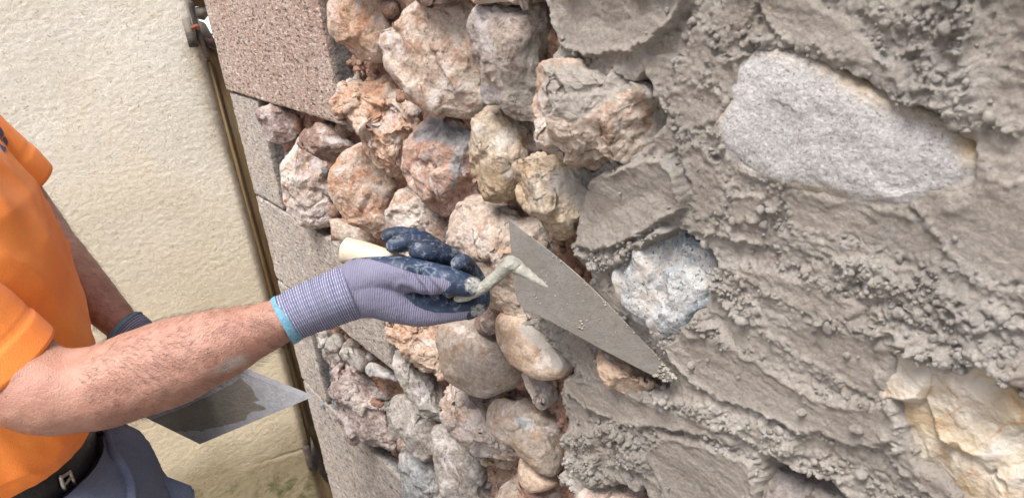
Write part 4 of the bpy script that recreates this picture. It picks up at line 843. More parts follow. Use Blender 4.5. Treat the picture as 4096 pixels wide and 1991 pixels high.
# hairs of both forearms
def hairs(chain, u0, u1, n, seedv):
    r = np.random.default_rng(seedv); q = smooth_open(chain, 120); d2, ai = chain_near(cv, q)
    ok = np.where((ai > u0 * 120) & (ai < u1 * 120) & (d2 < (q[ai, 3] * 1.35) ** 2))[0]
    i = r.choice(ok, n); t = np.gradient(q[:, :3], axis=0); t /= np.linalg.norm(t, axis=1)[:, None]
    b = cv[i] + r.normal(0, .0012, (n, 3)); nn = nrm[i]; tt = t[np.clip(ai[i], 0, 119)]; tt = tt - nn * (tt * nn).sum(1)[:, None]
    sd = np.cross(nn, tt); swirl = perlin(b * 18, 84)[:, None] * 1.0 + r.normal(0, .35, (n, 1)) + .25; d = tt + sd * swirl - np.array([0, 0, .35]); d /= np.linalg.norm(d, axis=1)[:, None]
    L = r.uniform(.004, .013, (n, 1)); wd = r.uniform(.00006, .00010, (n, 1)); side = np.cross(d, nn); side /= np.linalg.norm(side, axis=1)[:, None] + 1e-9
    rows = []
    for s, lift, ws in ((0, -.05, 1), (.35, .22, .9), (.7, .34, .7), (1.0, .38, .15)):
        c = b + d * L * s + nn * L * lift + sd * L * s * s * .25 * swirl; rows += [c - side * wd * ws, c + nn * wd * ws * .8, c + side * wd * ws]
    V = np.stack(rows, 1); fs = []
    for j in range(3):
        for a in range(2): fs.append([j * 3 + a, j * 3 + a + 1, j * 3 + a + 4, j * 3 + a + 3])
    Fq = (np.array(fs)[None] + (np.arange(n) * 12)[:, None, None]).reshape(-1, 4); return V.reshape(-1, 3), [Fq]
v, f = join([hairs(arm, .42, .86, 6500, 5), hairs(farm, .30, .84, 4200, 6)])
ah = obj('arm_hair', mesh_np('arm_hair', v, f), m_hair, person); ah['kind'] = 'stuff'
v, f = tube([[TX, TY - .01, 1.80, .085], [TX, TY + .0, 1.86, .088], [TX, TY + .03, 1.895, .06]], 28, 14); obj('head_hair', mesh_np('head_hair', v, f), m_hair, person)
for s in (-1, 1):
    v, f = tube([[TX + s * .032, TY + .094, 1.806, .010], [TX + s * .032, TY + .098, 1.806, .010]], 12, 4); obj('eye', mesh_np('eye', v, f), m_hair, person)

# shirt: body tube, two sleeves with turned hems
def folds(p, amp=.004):
    a = np.stack([p @ unit([.3, .75, .25]) * 16, p @ unit([.1, -.2, 1]) * 4, p @ unit([1, -.2, 0]) * 7], 1)
    f = fbm(a, 1, 3, .5, 85, True); return 1.25 * amp * f + amp * .7 * fbm(p, 11, 2, .5, 86)
rows = [(1.112, .182, .102, -.006), (1.125, .185, .110, -.004), (1.155, .188, .122, 0), (1.21, .189, .134, .004), (1.28, .186, .138, .006), (1.36, .188, .140, .006), (1.44, .190, .134, .002), (1.50, .180, .112, 0), (1.56, .13, .08, 0), (1.60, .075, .06, 0)]
zz = np.linspace(0, len(rows) - 1, 150); rr = np.stack([np.interp(zz, range(len(rows)), [r[i] for r in rows]) for i in range(4)], 1)
rings = []
for z, rx, ry, dy in rr:
    e = ell(TX, TY + dy, z, rx, ry, 200)
    tilt = sstep(1.20, 1.11, z); e[:, 2] += tilt * (.034 * (e[:, 0] - TX) / .19 + .012); rings.append(e)
v, f = loft(rings, False); cen = np.array([TX, TY, 0]); dr = v - cen; dr[:, 2] = 0; dr /= np.linalg.norm(dr, axis=1)[:, None]
v = v + dr * folds(v, .0105)[:, None]; parts = [(v, f)]
vi = v[:200 * 8] - dr[:200 * 8] * .0025; parts.append((vi, [grid_faces(8, 200)[:, ::-1], np.array([[i * 200, (i + 1) * 200, (i + 1) * 200 + 199, i * 200 + 199] for i in range(7)])]))
def sleeve(rws, root, k=80, seg=120, amp=.004):
    q = smooth_open(np.vstack([root, px(rws)]), k); c = q[:, :3]; t = np.gradient(c, axis=0); t /= np.linalg.norm(t, axis=1)[:, None]; n = np.cross(t[0], [.3, .2, 1]); n /= np.linalg.norm(n); a = np.linspace(0, 2 * np.pi, seg, endpoint=False); rg = []
    for i in range(k):
        n = n - t[i] * (n @ t[i]); n /= np.linalg.norm(n); b = np.cross(t[i], n); d = np.outer(np.cos(a), n) + np.outer(np.sin(a), b)
        e = c[i] + d * q[i, 3]; hem = (.0012 if i > k - 9 else 0) - (.0010 if i == k - 9 else 0)
        e = e + d * (folds(e, amp) * (1 - .6 * i / k) + hem)[:, None]; rg.append(e)
    for s in (.0015, .003):
        rg.append(c[-1] + (rg[k - 1] - c[-1]) * (1 - s / q[-1, 3]) - t[-1] * (s - .0015))
    rg.append(rg[-1] - t[-1] * .03); return loft(rg, False)
parts.append(sleeve([(-330,1165,230,.732),(-150,1320,220,.760),(-60,1395,216,.774),(22,1466,214,.787)], [[TX + .03, TY, 1.53, .075], [TX + .11, TY, 1.50, .074]]))
parts.append(sleeve([(-260,420,145,1.08),(-100,580,143,1.12),(20,690,142,1.155),(82,748,138,1.175)], [[TX - .03, TY, 1.53, .07], [TX - .12, TY + .01, 1.525, .066]]))
v, f = join(parts); shirt = obj('shirt', mesh_np('shirt', v, f), m_orange, person)
sbv = BVHTree.FromPolygons([tuple(x) for x in v], [tuple(int(i) for i in q) for fs in f for q in fs])
def stick(poly, off=.0008):
    out = []
    for x, y in poly:
        d = unit(ray(x, y)); h = sbv.ray_cast(Vector(CAM), Vector(d)); out.append(np.array(h[0]) - d * off if h[0] is not None else P(x, y, .95))
    return np.array(out)
pv = []; pf = []; o = 0
for poly in ([(-30,505),(-10,500),(4,512),(14,530),(14,545),(5,550),(2,535),(-10,530),(-30,540)], [(-30,540),(-6,545),(5,555),(14,572),(24,592),(22,604),(15,610),(6,598),(-6,575),(-30,560)], [(12,552),(20,546),(27,556),(32,568),(29,582),(22,574),(14,562)]):
    a = stick(poly); pv.append(a); pf.append(list(range(o, o + len(a)))); o += len(a)
me = bpy.data.meshes.new('chest_print'); me.from_pydata([tuple(x) for x in np.vstack(pv)], [], pf); me.update()
pr = obj('chest_print', me, m_print, person)
sol = pr.modifiers.new('s', 'SOLIDIFY'); sol.thickness = .0008; sol.offset = 0

# belt, trousers, boots
def band(zc, rx, ry, hgt, th, cyo, name, mat, par, tilt=0.0):
    rg = []
    for dz, dr in ((-hgt / 2, 0), (-hgt / 2 + .002, th), (hgt / 2 - .002, th), (hgt / 2, 0), (hgt / 2, -th), (-hgt / 2, -th), (-hgt / 2, 0)):
        e = ell(TX, TY + cyo, zc + dz, rx + dr, ry + dr, 120); e[:, 2] += tilt * (e[:, 0] - TX) / .19; rg.append(e)
    v, f = loft(rg, False); return obj(name, mesh_np(name, v, f, True), mat, par)
belt = band(1.112, .174, .107, .040, .003, .0, 'belt', m_leather, person, .030)
rows = [(1.094, .177, .112, .002), (1.086, .182, .124, .008), (1.05, .188, .142, .018), (.97, .19, .148, .022), (.88, .192, .142, .02), (.80, .19, .13, .01), (.74, .18, .12, .01)]
zz = np.linspace(0, len(rows) - 1, 70); rr = np.stack([np.interp(zz, range(len(rows)), [r[i] for r in rows]) for i in range(4)], 1)
rg_ = []
for z, rx, ry, dy in rr:
    e = ell(TX, TY + dy, z, rx, ry, 180); e[:, 2] += .030 * sstep(.95, 1.08, z) * (e[:, 0] - TX) / .19; rg_.append(e)
v, f = loft(rg_, True); cen = np.array([TX, TY, 0]); dr = v - cen; dr[:, 2] = 0; dr /= np.linalg.norm(dr, axis=1)[:, None] + 1e-9
a = np.stack([v @ unit([.5, .6, .6]) * 26, v @ unit([.5, .4, -.8]) * 5, v @ unit([1, -1, 0]) * 6], 1)
v = v + dr * (.006 * fbm(a, 1, 3, .5, 87, True))[:, None]; tp = [(v, f)]
for s in (-1, 1):
    lv, lf = tube([[TX + s * .085, TY + .01, .84, .105], [TX + s * .10, TY + .035, .66, .098], [TX + s * .11, TY + .045, .48, .082], [TX + s * .12, TY + .01, .28, .075], [TX + s * .12, TY - .01, .09, .075]], 60, 60)
    lv = lv + unit([0, 1, .2]) * (.006 * fbm(lv, 14, 3, .5, 88, True))[:, None]; tp.append((lv, lf))
v, f = join(tp); obj('trousers', mesh_np('trousers', v, f), m_trous, person)
for s in (-1, 1):
    v, f = tube([[TX + s * .12, TY - .05, .055, .05], [TX + s * .125, TY + .06, .05, .048], [TX + s * .13, TY + .15, .042, .04]], 24, 24, True, .9, (0, 0, 1))
    v2, f2 = tube([[TX + s * .12, TY - .03, .06, .052], [TX + s * .12, TY - .02, .17, .05]], 24, 10); v, f = join([(v, f), (v2, f2)]); obj('boot', mesh_np('boot', v, f), m_boot, person)

def bvh_of(o):
    l = wloc(o.parent); return BVHTree.FromPolygons([tuple(v.co + l) for v in o.data.vertices], [tuple(p.vertices) for p in o.data.polygons])
def onmesh(tree, pts, off, r, zdef=.95):
    out = []
    for x, y in pts:
        d = unit(ray(x, y)); h = tree.ray_cast(Vector(CAM), Vector(d)); p = np.array(h[0]) if h[0] is not None else P(x, y, zdef)
        out.append(np.r_[p - d * off, r])
    return np.array(out)
cb = lambda *p: crop(0, 1600, 3.2025, p)
bt = bvh_of(belt); bars = []
for pts, r in ((cb((775,985),(795,1060),(820,1130),(848,1195)), .0026), (cb((848,1195),(890,1170),(930,1140),(968,1105)), .0024), (cb((775,985),(810,970),(850,945),(890,915)), .0022), (cb((968,1105),(940,1040),(915,980),(890,915)), .0024), (cb((812,1085),(850,1050),(885,1005),(915,985)), .0022)):
    bars.append(tube(onmesh(bt, pts, .004, r, .90), 12, 14))
v, f = join(bars); obj('buckle', mesh_np('buckle', v, f), m_buckle, belt)
tt_ = bvh_of(bpy.data.objects['trousers'])
v, f = tube(onmesh(tt_, cb((1375,390),(1385,480),(1410,580),(1450,700),(1520,800),(1590,900),(1640,1010),(1665,1120),(1670,1300)), .002, .0075), 16, 50, True, .55, R @ np.array([0, 0, 1.0]))
obj('pocket_edge', mesh_np('pocket_edge', v, f), m_trous, bpy.data.objects['trousers'])
h_ = tt_.ray_cast(Vector(CAM), Vector(unit(ray(640, 1930)))); zf = float(((np.array(h_[0]) - CAM) @ R)[2] * -1) + .02 if h_[0] is not None else 1.0
fl = [(610,1895),(665,1902),(705,1918),(745,1932),(776,1946),(780,1990),(786,2050),(700,2080),(620,2030)]
a = np.array([P(x, y, zf + .0001 * (x - 640)) for x, y in fl]); bm = bmesh.new(); fa = bm.faces.new([bm.verts.new(p) for p in a])
ex = bmesh.ops.extrude_face_region(bm, geom=[fa]); bmesh.ops.translate(bm, verts=[e for e in ex['geom'] if isinstance(e, bmesh.types.BMVert)], vec=Vector(unit(ray(700, 1980)) * .012))
bmesh.ops.recalc_face_normals(bm, faces=bm.faces[:]); bmesh.ops.bevel(bm, geom=bm.edges[:], offset=.0035, segments=3, affect='EDGES')
obj('pocket_flap', bm_mesh('pocket_flap', bm, True), m_trous, bpy.data.objects['trousers'])

# gloves: grey knit with dark blue dipped palm and fingers
k = NB('glove'); ct = k.attr('coat'); al = k.attr('along'); rd = k.attr('around'); mud = k.attr('mud')
kn = k.math('SINE', k.math('MULTIPLY', rd, 420.0)); kn2 = k.math('SINE', k.math('ADD', k.math('MULTIPLY', al, 2600.0), k.math('MULTIPLY', k.noise(26, 4), 22.0)))
knit = k.math('MULTIPLY', kn2, 0.5)
c = k.mix(k.ramp(k.noise(14, 4), [(0.35, 0.0), (0.65, 1.0)]), (0.165, 0.158, 0.225), (0.21, 0.198, 0.27))
c = k.mix(k.ramp(knit, [(0.2, 0.35), (0.5, 0.0)]), c, (0.10, 0.095, 0.145))
cc = k.mix(k.ramp(k.noise(30, 5, 0.6), [(0.4, 0.0), (0.7, 1.0)]), (0.012, 0.020, 0.042), (0.03, 0.050, 0.098))
cc = k.mix(k.ramp(k.noise(85, 7, 0.75, 0.5), [(0.52, 0.0), (0.68, 0.7)]), cc, (0.33, 0.36, 0.40))
ctn = k.ramp(k.math('ADD', ct, k.math('MULTIPLY', k.math('SUBTRACT', k.noise(140, 4), 0.5), 0.25)), [(0.47, 0.0), (0.53, 1.0)])
c = k.mix(ctn, c, cc)
mm = k.ramp(k.math('MULTIPLY', mud, k.noise(240, 7, 0.82)), [(0.34, 0.0), (0.47, 0.9)])
c = k.mix(mm, c, (0.40, 0.40, 0.38))
n1 = k.bump(k.math('MULTIPLY', knit, k.math('SUBTRACT', 1.0, ctn)), 0.0007, 0.7); n1 = k.bump(k.noise(180, 5, 0.65), 0.0014, 0.8, n1); n1 = k.bump(mm, .0015, .8, n1)
ro = k.mix(ctn, 0.92, 0.42); ro = k.mix(mm, ro, 0.9)
m_glove = k.done(c, ro, n1, spec=0.35)
k = NB('glove_cuff'); al = k.attr('along'); rd = k.attr('around')
rib = k.math('SINE', k.math('ADD', k.math('MULTIPLY', al, 2500.0), k.math('MULTIPLY', k.noise(22, 4), 7.0))); dash = k.math('SINE', k.math('MULTIPLY', rd, 190.0))
wl = k.math('MULTIPLY', k.ramp(rib, [(0.30, 0.0), (0.70, 1.0)]), k.ramp(dash, [(0.10, 0.55), (0.5, 1.0)]))
c = k.mix(wl, (0.155, 0.155, 0.255), (0.46, 0.46, 0.55)); m_cuff = k.done(c, 0.92, k.bump(rib, 0.0012, 0.8, k.bump(k.noise(500, 3), .0006)), spec=0.15)
k = NB('cuff_hem'); m_hem = k.done(k.ramp(k.noise(300, 3), [(0.3, (0.09, 0.20, 0.28)), (0.7, (0.16, 0.31, 0.40))]), 0.9, k.bump(k.noise(500, 3), .001))

def tube_attr(rows, seg, kk, name, mat, par, rel=None):
    q = smooth_open(px(rows), kk); v, f = tube(px(rows), seg, kk, False); s = np.r_[0, np.cumsum(np.linalg.norm(np.diff(q[:, :3], axis=0), axis=1))]
    al = np.r_[np.repeat(s, seg), s[0], s[-1]]; rd = np.r_[np.tile(np.abs(np.linspace(-.5, .5, seg, endpoint=False)) * 1.0, kk), 0, 0]
    if rel is not None:
        c = np.repeat(q[:, :3], seg, 0); d = v[:-2] - c; v[:-2] += d * rel(v[:-2], np.repeat(s, seg))[:, None]
    return obj(name, mesh_np(name, v, f, True, {'along': al, 'around': rd}), mat, par)
CUFF = [(1140,1278,98,.830),(1165,1266,100,.831),(1225,1238,104,.834),(1290,1212,107,.837),(1350,1188,110,.839),(1408,1166,112,.841)]
glove = remeshed([tube(px([(1380,1176,112,.840),(1440,1160,114,.842),(1520,1165,112,.843),(1600,1200,98,.845),(1690,1234,74,.846),(1790,1236,55,.846),(1870,1226,48,.846),(1915,1205,42,.850)]), 40, 50, True, .85, R @ np.array([0, 0, 1.0])),
                  tube(px([(1440,1120,92,.838),(1520,1098,74,.832),(1600,1092,70,.826),(1700,1108,66,.820),(1790,1122,58,.816),(1860,1140,48,.816),(1892,1150,40,.818)]), 36, 50),
                  tube(px([(1500,1120,95,.862),(1620,1120,90,.872),(1740,1120,84,.878),(1830,1115,70,.880)]), 32, 30)], .0013, 9)
gv = coords(glove)
def to_px(p):
    v = (p - CAM) @ R; return np.stack([CX + F * v[:, 0] / -v[:, 2], CY - F * v[:, 1] / -v[:, 2]], 1), -v[:, 2]
gp, gz = to_px(gv)
c5b = lambda *p: crop(1300, 850, 2.504, p)
COAT = [c5b((270,480),(330,455),(460,470),(620,515),(760,565),(900,610),(1050,635),(1200,665),(1250,690),(1262,720),(1200,790),(1120,812),(1250,840),(1700,900),(1700,0),(270,0)),
        c5b((770,820),(860,800),(1000,820),(1150,820),(1300,830),(1700,780),(1700,985),(1450,985),(1280,1005),(1100,1000),(1000,975),(900,930),(850,880))]
def coat_of(p):
    g, z = to_px(p); m = np.full(len(g), -9.0)
    for poly in COAT: m = np.maximum(m, poly_sd2(g / 1000, np.array(poly) / 1000))
    return np.clip(.5 + m / .016, 0, 1)
nr = vnormals(glove); fo = np.zeros(len(gv))
# creases across the thumb web and along the coat edge
for (a, b, w_, am) in (((1640,1085),(1715,1172),.007,.0022),((1690,1095),(1765,1172),.007,.0022),((1610,1150),(1700,1180),.006,.0015)):
    A, B = np.array(a) / 1000, np.array(b) / 1000; e = B - A; t = np.clip(((gp / 1000 - A) @ e) / (e @ e), 0, 1); d = np.sqrt(((gp / 1000 - A - t[:, None] * e) ** 2).sum(1))
    fo += am * (np.exp(-((d - .018) / .016) ** 2) - .9 * np.exp(-(d / .012) ** 2)) * (gz < .85)
fo += .0007 * fbm(gv, 70, 3, .5, 93)
setco(glove, gv + nr * fo[:, None]); gv = coords(glove)
gv_dir = unit(P(1900, 1200, .85) - P(1400, 1170, .84))
def mud_of(p):
    g, z = to_px(p); return np.clip(sstep(.07, .02, np.linalg.norm(g - [1895, 1140], axis=1) / 1000) + sstep(.07, .02, np.linalg.norm((g - [1915, 1245]) * [1, 1.2], axis=1) / 1000), 0, 1)
for nm, arr in (('coat', coat_of(gv)), ('along', (gv - gv[0]) @ gv_dir), ('around', gv @ unit([.2, -.3, 1])), ('mud', mud_of(gv))):
    at = glove.attributes.new(nm, 'FLOAT', 'POINT'); at.data.foreach_set('value', arr.astype(np.float32))
gl = obj('glove', glove, m_glove, person)
tube_attr(CUFF, 90, 60, 'cuff', m_cuff, gl, lambda p, s: .02 * np.sin(s * 1900) + .03 * fbm(p, 40, 2, .5, 94))
tube_attr([(1128,1284,99,.829),(1136,1280,103,.8295),(1146,1276,104,.830),(1152,1272,100,.8305)], 90, 10, 'hem_band', m_hem, gl, lambda p, s: .02 * perlin(p * 60, 95))
FING = [[(1549,947,26,.862),(1564,940,30,.864),(1610,936,31,.868),(1680,950,32,.878),(1750,992,33,.888),(1800,1060,34,.892)],
        [(1572,984,30,.842),(1592,977,36,.843),(1640,970,36,.847),(1715,986,36,.857),(1785,1030,36,.870),(1830,1090,38,.878)],
        [(1668,1003,35,.824),(1692,999,43,.824),(1740,1005,43,.828),(1800,1026,41,.838),(1850,1072,38,.854),(1870,1140,40,.866)],
        [(1830,1056,30,.820),(1842,1050,36,.822),(1862,1056,36,.830),(1890,1092,36,.842),(1918,1150,37,.850),(1918,1212,40,.851),(1872,1238,42,.847)]]
for rowsf in FING:
    v, f = tube(px(rowsf), 28, 40); v = v + .0006 * fbm(v, 80, 3, .5, 96)[:, None] * unit(CAM - v.mean(0))
    q = smooth_open(px(rowsf), 40)
    for jt in (.28, .62):      # knuckle creases
        c = q[int(jt * 39)]; d = np.linalg.norm(v - c[:3], axis=1); tdir = unit(q[min(int(jt * 39) + 1, 39), :3] - q[int(jt * 39) - 1, :3]); al = (v - c[:3]) @ tdir
        v = v - (v - c[:3] - np.outer(al, tdir)) * (.10 * np.exp(-(al / .0022) ** 2) * (d < c[3] * 1.6))[:, None]
    o = np.ones(len(v)); obj('finger', mesh_np('finger', v, f, True, {'coat': o, 'along': o * 0, 'around': o * 0, 'mud': np.maximum(mud_of(v), .62)}), m_glove, gl)
# far hand
fg = remeshed([tube(px([(540,1345,76,1.08),(590,1400,80,1.085),(630,1460,78,1.09),(650,1510,66,1.095)]), 30, 30),
               *[tube(px([(620 + i * 26, 1480 + i * 10, 26, 1.09 + i * .01), (640 + i * 20, 1530 + i * 8, 26, 1.09 + i * .01), (620 + i * 18, 1560, 24, 1.10 + i * .01)]), 16, 14) for i in range(4)],
               tube(px([(640,1420,34,1.08),(680,1440,30,1.075),(700,1480,26,1.08)]), 16, 14)], .002, 6)
gv = coords(fg)
for nm, arr in (('coat', sstep(0, .02, (gv - P(640, 1450, 1.07)) @ gv_dir)), ('along', gv @ gv_dir), ('around', gv @ unit([.2, -.3, 1])), ('mud', np.zeros(len(gv)))):
    at = fg.attributes.new(nm, 'FLOAT', 'POINT'); at.data.foreach_set('value', arr.astype(np.float32))
gl2 = obj('glove', fg, m_glove, person)
tube_attr([(498,1308,79,1.08),(520,1325,80,1.08),(560,1362,80,1.08),(620,1424,80,1.075)], 70, 40, 'cuff', m_cuff, gl2, lambda p, s: .02 * np.sin(s * 1900) + .05 * fbm(p, 30, 2, .5, 97))
tube_attr([(496,1302,79,1.08),(502,1308,83,1.08),(508,1313,83,1.08),(512,1316,80,1.08)], 60, 10, 'hem_band', m_hem, gl2, lambda p, s: .02 * perlin(p * 60, 98))

# ------------------------------------------------------------------ trowels
k = NB('muddy_blade')
c = k.ramp(k.noise(12, 5, 0.6, 0.5), [(0.35, (0.072, 0.061, 0.051)), (0.55, (0.09, 0.077, 0.064)), (0.7, (0.08, 0.071, 0.061))])
wv = k.noise(95, 3, 0.5, 1.2, k.stretch((1, 1, 2.2), (0, 0.5, 0))); lines = k.ramp(k.math('ABSOLUTE', k.math('SUBTRACT', wv, 0.5)), [(0.0, 1.0), (0.02, 0.0)])
c = k.mix(k.math('MULTIPLY', lines, 0.28), c, (0.24, 0.20, 0.165))
c = k.mix(k.ramp(k.noise(9, 5, 0.65, 0.6), [(0.46, 0.0), (0.62, 0.85)]), c, (0.105, 0.099, 0.09))
n = k.bump(lines, 0.0005, 0.6); n = k.bump(k.noise(28, 4), .0014, .6, n)
m_blade = k.done(c, k.ramp(k.noise(14, 6, 0.7, 0.5), [(0.4, 0.34), (0.6, 0.6)]), n, spec=0.35)
k = NB('wet_mud'); c = k.ramp(k.noise(70, 6, 0.7), [(0.35, (0.23, 0.22, 0.185)), (0.65, (0.37, 0.36, 0.315))])
m_mud = k.done(c, 0.75, k.bump(k.noise(260, 5, 0.7), 0.003), spec=0.35)
k = NB('beech_handle'); wv = k.stretch((6, 6, 6)); c = k.ramp(k.noise(8, 5, 0.6, 0.4), [(0.35, (0.46, 0.36, 0.26)), (0.65, (0.56, 0.48, 0.37))])
c = k.mix(k.ramp(k.noise(240, 4, 0.7), [(0.62, 0.0), (0.72, 0.5)]), c, (0.75, 0.70, 0.60)); m_handle = k.done(c, 0.55, k.bump(k.noise(180, 4), .0012), spec=0.35)
trow = thing('trowel', 'muddy pointed trowel with pale wooden handle, held against the wall in the near hand', 'trowel', tuple(P(1700, 1100, .85)))
TA, TB, TC = P(2035, 880, .815), P(2690, 1522, .705), P(2085, 1245, .785)
TN = unit(np.cross(TB - TA, TC - TA)); TN = TN if TN @ (CAM - TA) > 0 else -TN
out = [(2033, 878), (2120, 945), (2240, 1038), (2340, 1126), (2440, 1225), (2560, 1352), (2640, 1438), (2684, 1492), (2697, 1512), (2694, 1523), (2680, 1526), (2640, 1516), (2540, 1466), (2400, 1393), (2290, 1333), (2200, 1285), (2140, 1258), (2095, 1240), (2070, 1205), (2060, 1170), (2052, 1110), (2046, 1040), (2040, 960)]
a = np.array([onplane(x, y, TA, TN) for x, y in out]); bm = bmesh.new(); vs = [bm.verts.new(p) for p in a]; fa = bm.faces.new(vs); bm.normal_update()
if fa.normal.dot(Vector(TN)) < 0: fa.normal_flip()
ex = bmesh.ops.extrude_face_region(bm, geom=[fa]); bmesh.ops.translate(bm, verts=[e for e in ex['geom'] if isinstance(e, bmesh.types.BMVert)], vec=Vector(-TN * .0022)); bmesh.ops.recalc_face_normals(bm, faces=bm.faces[:])
bmesh.ops.bevel(bm, geom=bm.edges[:], offset=.0005, segments=2, affect='EDGES')
blade = obj('blade', bm_mesh('blade', bm), m_blade, trow)
def rough_tube(rows3, seg, kk, amp, sd):
    v, f = tube(rows3, seg, kk); c = smooth_open(rows3, kk)[:, :3]; d2 = ((v[:, None] - c[None]) ** 2).sum(2).argmin(1); d = v - c[d2]; d /= np.linalg.norm(d, axis=1)[:, None] + 1e-9
    return v + d * (amp * fbm(v, 150, 3, .6, sd) + amp * .6 * fbm(v, 420, 2, .6, sd + 3))[:, None], f
def onb(x, y, off=0.0): return onplane(x, y, TA + TN * off, TN)
SH = np.array([np.r_[P(1830, 1195, .822), .0040], np.r_[P(1880, 1180, .818), .0052], np.r_[P(1950, 1136, .812), .0064], np.r_[P(2005, 1088, .807), .0067], np.r_[onb(2040, 1058, .004), .0070], np.r_[onb(2065, 1062, .002), .0060]])
v1 = rough_tube(SH, 40, 90, .0011, 101)
TG = np.array([np.r_[onb(2040, 1046, -.002), .0070], np.r_[onb(2064, 1064, -.002), .0082], np.r_[onb(2100, 1088, -.0020), .0062], np.r_[onb(2150, 1120, -.002), .0040], np.r_[onb(2195, 1148, -.0022), .0022]])
v2 = rough_tube(TG, 30, 60, .0006, 104); v3 = rough_tube(np.array([np.r_[onb(2044, 1000, -.002), .003], np.r_[onb(2050, 1060, .0), .006], np.r_[onb(2064, 1130, -.003), .004]]), 26, 40, .001, 106)
v, f = join([v1, v2]); obj('shank', mesh_np('shank', v, f), m_mud, trow)
HD = np.array([np.r_[P(1364, 996, .868), .0085], np.r_[P(1369, 997, .868), .0132], np.r_[P(1380, 1000, .868), .0150], np.r_[P(1400, 1006, .868), .0155], np.r_[P(1480, 1028, .864), .0152], np.r_[P(1600, 1066, .858), .0135], np.r_[P(1720, 1110, .850), .0118], np.r_[P(1815, 1165, .838), .0090]])
v, f = tube(HD, 40, 50, False); obj('handle', mesh_np('handle', v, f), m_handle, trow)
k = NB('worn_steel'); m_steel = k.done((0.24, 0.23, 0.215), 0.5, k.bump(k.noise(400, 4), .0008), metal=0.6)
eg = np.array([np.r_[onb(x, y, -.0012), .00055] for x, y in [(2034, 879), (2120, 945), (2240, 1038), (2340, 1126), (2440, 1225), (2560, 1352), (2640, 1438), (2686, 1495)]])
v, f = tube(eg, 8, 60); obj('worn_edge', mesh_np('worn_edge', v, f), m_steel, trow)
# clots of mortar stuck along the edges
cl = []; r = np.random.default_rng(3)
def clot(p, s, sd):
    q = ICOV * s * np.array([1.2, 1, .8]); q = q * (1 + .5 * perlin(ICOV * 1.6 + sd * 7.7, 107))[:, None]; return (q + p, [ICOF])
for i in range(34):
    t = r.uniform(0, 1) ** .6; i0 = t * 8; a0 = out[int(i0)]; b0 = out[int(i0) + 1]; fr = i0 - int(i0); x, y = a0[0] + (b0[0] - a0[0]) * fr, a0[1] + (b0[1] - a0[1]) * fr
    cl.append(clot(onb(x + r.normal(-1, 2), y + r.normal(3, 3), .0004), r.uniform(.0004, .0011) * (1.6 if t > .8 else 1), i))
for i in range(26): cl.append(clot(onb(2655 + r.normal(0, 22), 1490 + r.normal(0, 20), .0006), r.uniform(.0006, .0018), 80 + i))
for i in range(9): cl.append(clot(onb(2330 + r.normal(0, 14), 1312 + r.normal(0, 16), .0004), r.uniform(.0006, .0016), 120 + i))
for i in range(50): cl.append(clot(onb(2060 + r.uniform(0, 420), 1020 + r.uniform(0, 320), .0002) if True else 0, r.uniform(.0004, .0010), 160 + i))
cl = [c for c in cl if poly_sd2(to_px(c[0].mean(0)[None])[0] / 1000, np.array(out) / 1000)[0] > -.006]
v, f = join(cl); k = NB('clot_mortar'); m_clot = k.done(k.ramp(k.noise(120, 5), [(0.35, (0.20, 0.175, 0.145)), (0.65, (0.33, 0.30, 0.26))]), 0.8, k.bump(k.noise(500, 4), .002))
obj('mortar_clots', mesh_np('mortar_clots', v, f), m_clot, trow)['kind'] = 'stuff'

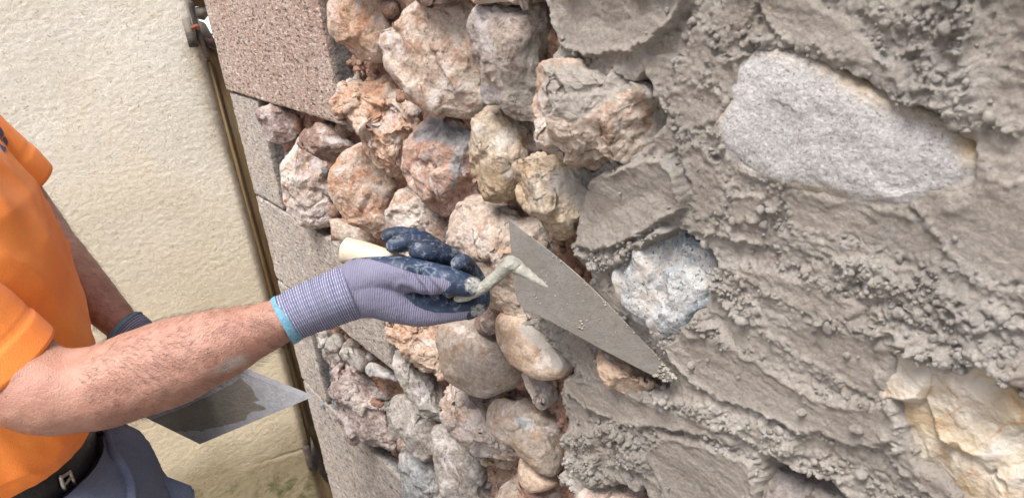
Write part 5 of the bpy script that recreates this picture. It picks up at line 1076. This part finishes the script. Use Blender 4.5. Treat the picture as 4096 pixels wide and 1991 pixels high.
k = NB('float_plate'); edge = k.attr('bare')
c = k.mix(k.ramp(k.noise(30, 6, 0.7), [(0.35, 0.0), (0.65, 1.0)]), (0.115, 0.105, 0.09), (0.14, 0.127, 0.108))
c2_ = k.ramp(k.noise(60, 6, 0.7), [(0.35, (0.20, 0.205, 0.22)), (0.65, (0.27, 0.27, 0.285))])
c = k.mix(k.ramp(edge, [(0.48, 0.0), (0.52, 1.0)]), c, c2_); c = k.mix(k.ramp(k.noise(70, 3, 0.5), [(0.72, 0.0), (0.74, 0.7)]), c, (0.14, 0.10, 0.07))
m_float = k.done(c, 0.6, k.bump(k.noise(160, 5, 0.65), 0.002), spec=0.35)
plate = thing('hawk', 'flat grey mortar board with a wet brown patch, held low in the far hand', 'mortar board', tuple(P(800, 1650, 1.06)))
FA, FB, FC = P(1232, 1594, 1.06), P(800, 1775, 1.19), P(962, 1484, 1.12)
FN = unit(np.cross(FB - FA, FC - FA)); FN = FN if FN @ (CAM - FA) > 0 else -FN
FD = FB + (FC - FA) * 1.0
e1 = FC - FA; e2 = FB - FA; nu, nv = 120, 120; UU, VV = np.meshgrid(np.linspace(0, 1, nu), np.linspace(0, 1.0, nv), indexing='ij')
U_, V_ = UU.ravel(), VV.ravel(); top = FA + np.outer(U_, e1) + np.outer(V_, e2)
top += np.outer(.0006 * fbm(top, 60, 3, .6, 110), FN); bot = top - FN * .013
fp, _ = to_px(top)
MUDP = crop(500, 1350, 1.954, [(60, 690), (200, 640), (400, 570), (700, 430), (905, 320), (930, 345), (985, 380), (1010, 420), (1020, 455), (1060, 488), (1005, 500), (1030, 520), (1100, 545), (1110, 560), (1000, 580), (960, 600), (940, 640), (800, 680), (720, 700), (640, 710), (600, 730), (450, 730), (330, 742), (200, 720)])
bare = np.clip(.5 - (poly_sd2(fp / 1000, np.array(MUDP) / 1000) + .006 * fbm(np.c_[fp / 1000 * 30, fp[:, :1] * 0], 1, 3, .6, 111)) / .01, 0, 1)
gf = grid_faces(nu, nv); n0 = len(top); ix = lambda i, j: i * nv + j
rim = [ix(i, 0) for i in range(nu)] + [ix(nu - 1, j) for j in range(1, nv)] + [ix(i, nv - 1) for i in range(nu - 2, -1, -1)] + [ix(0, j) for j in range(nv - 2, 0, -1)]
rq = np.array([[rim[i], rim[(i + 1) % len(rim)], rim[(i + 1) % len(rim)] + n0, rim[i] + n0] for i in range(len(rim))])
me = mesh_np('plate', np.vstack([top, bot]), [gf, gf[:, ::-1] + n0, rq], False, {'bare': np.r_[bare, np.ones(n0)]})
obj('plate', me, m_float, plate)
HB = P(690, 1600, 1.20)
v, f = tube([list(P(700, 1570, 1.17)) + [.012], list(P(650, 1520, 1.13)) + [.014], list(P(600, 1450, 1.11)) + [.014]], 24, 20); obj('handle', mesh_np('handle', v, f), m_handle, plate)
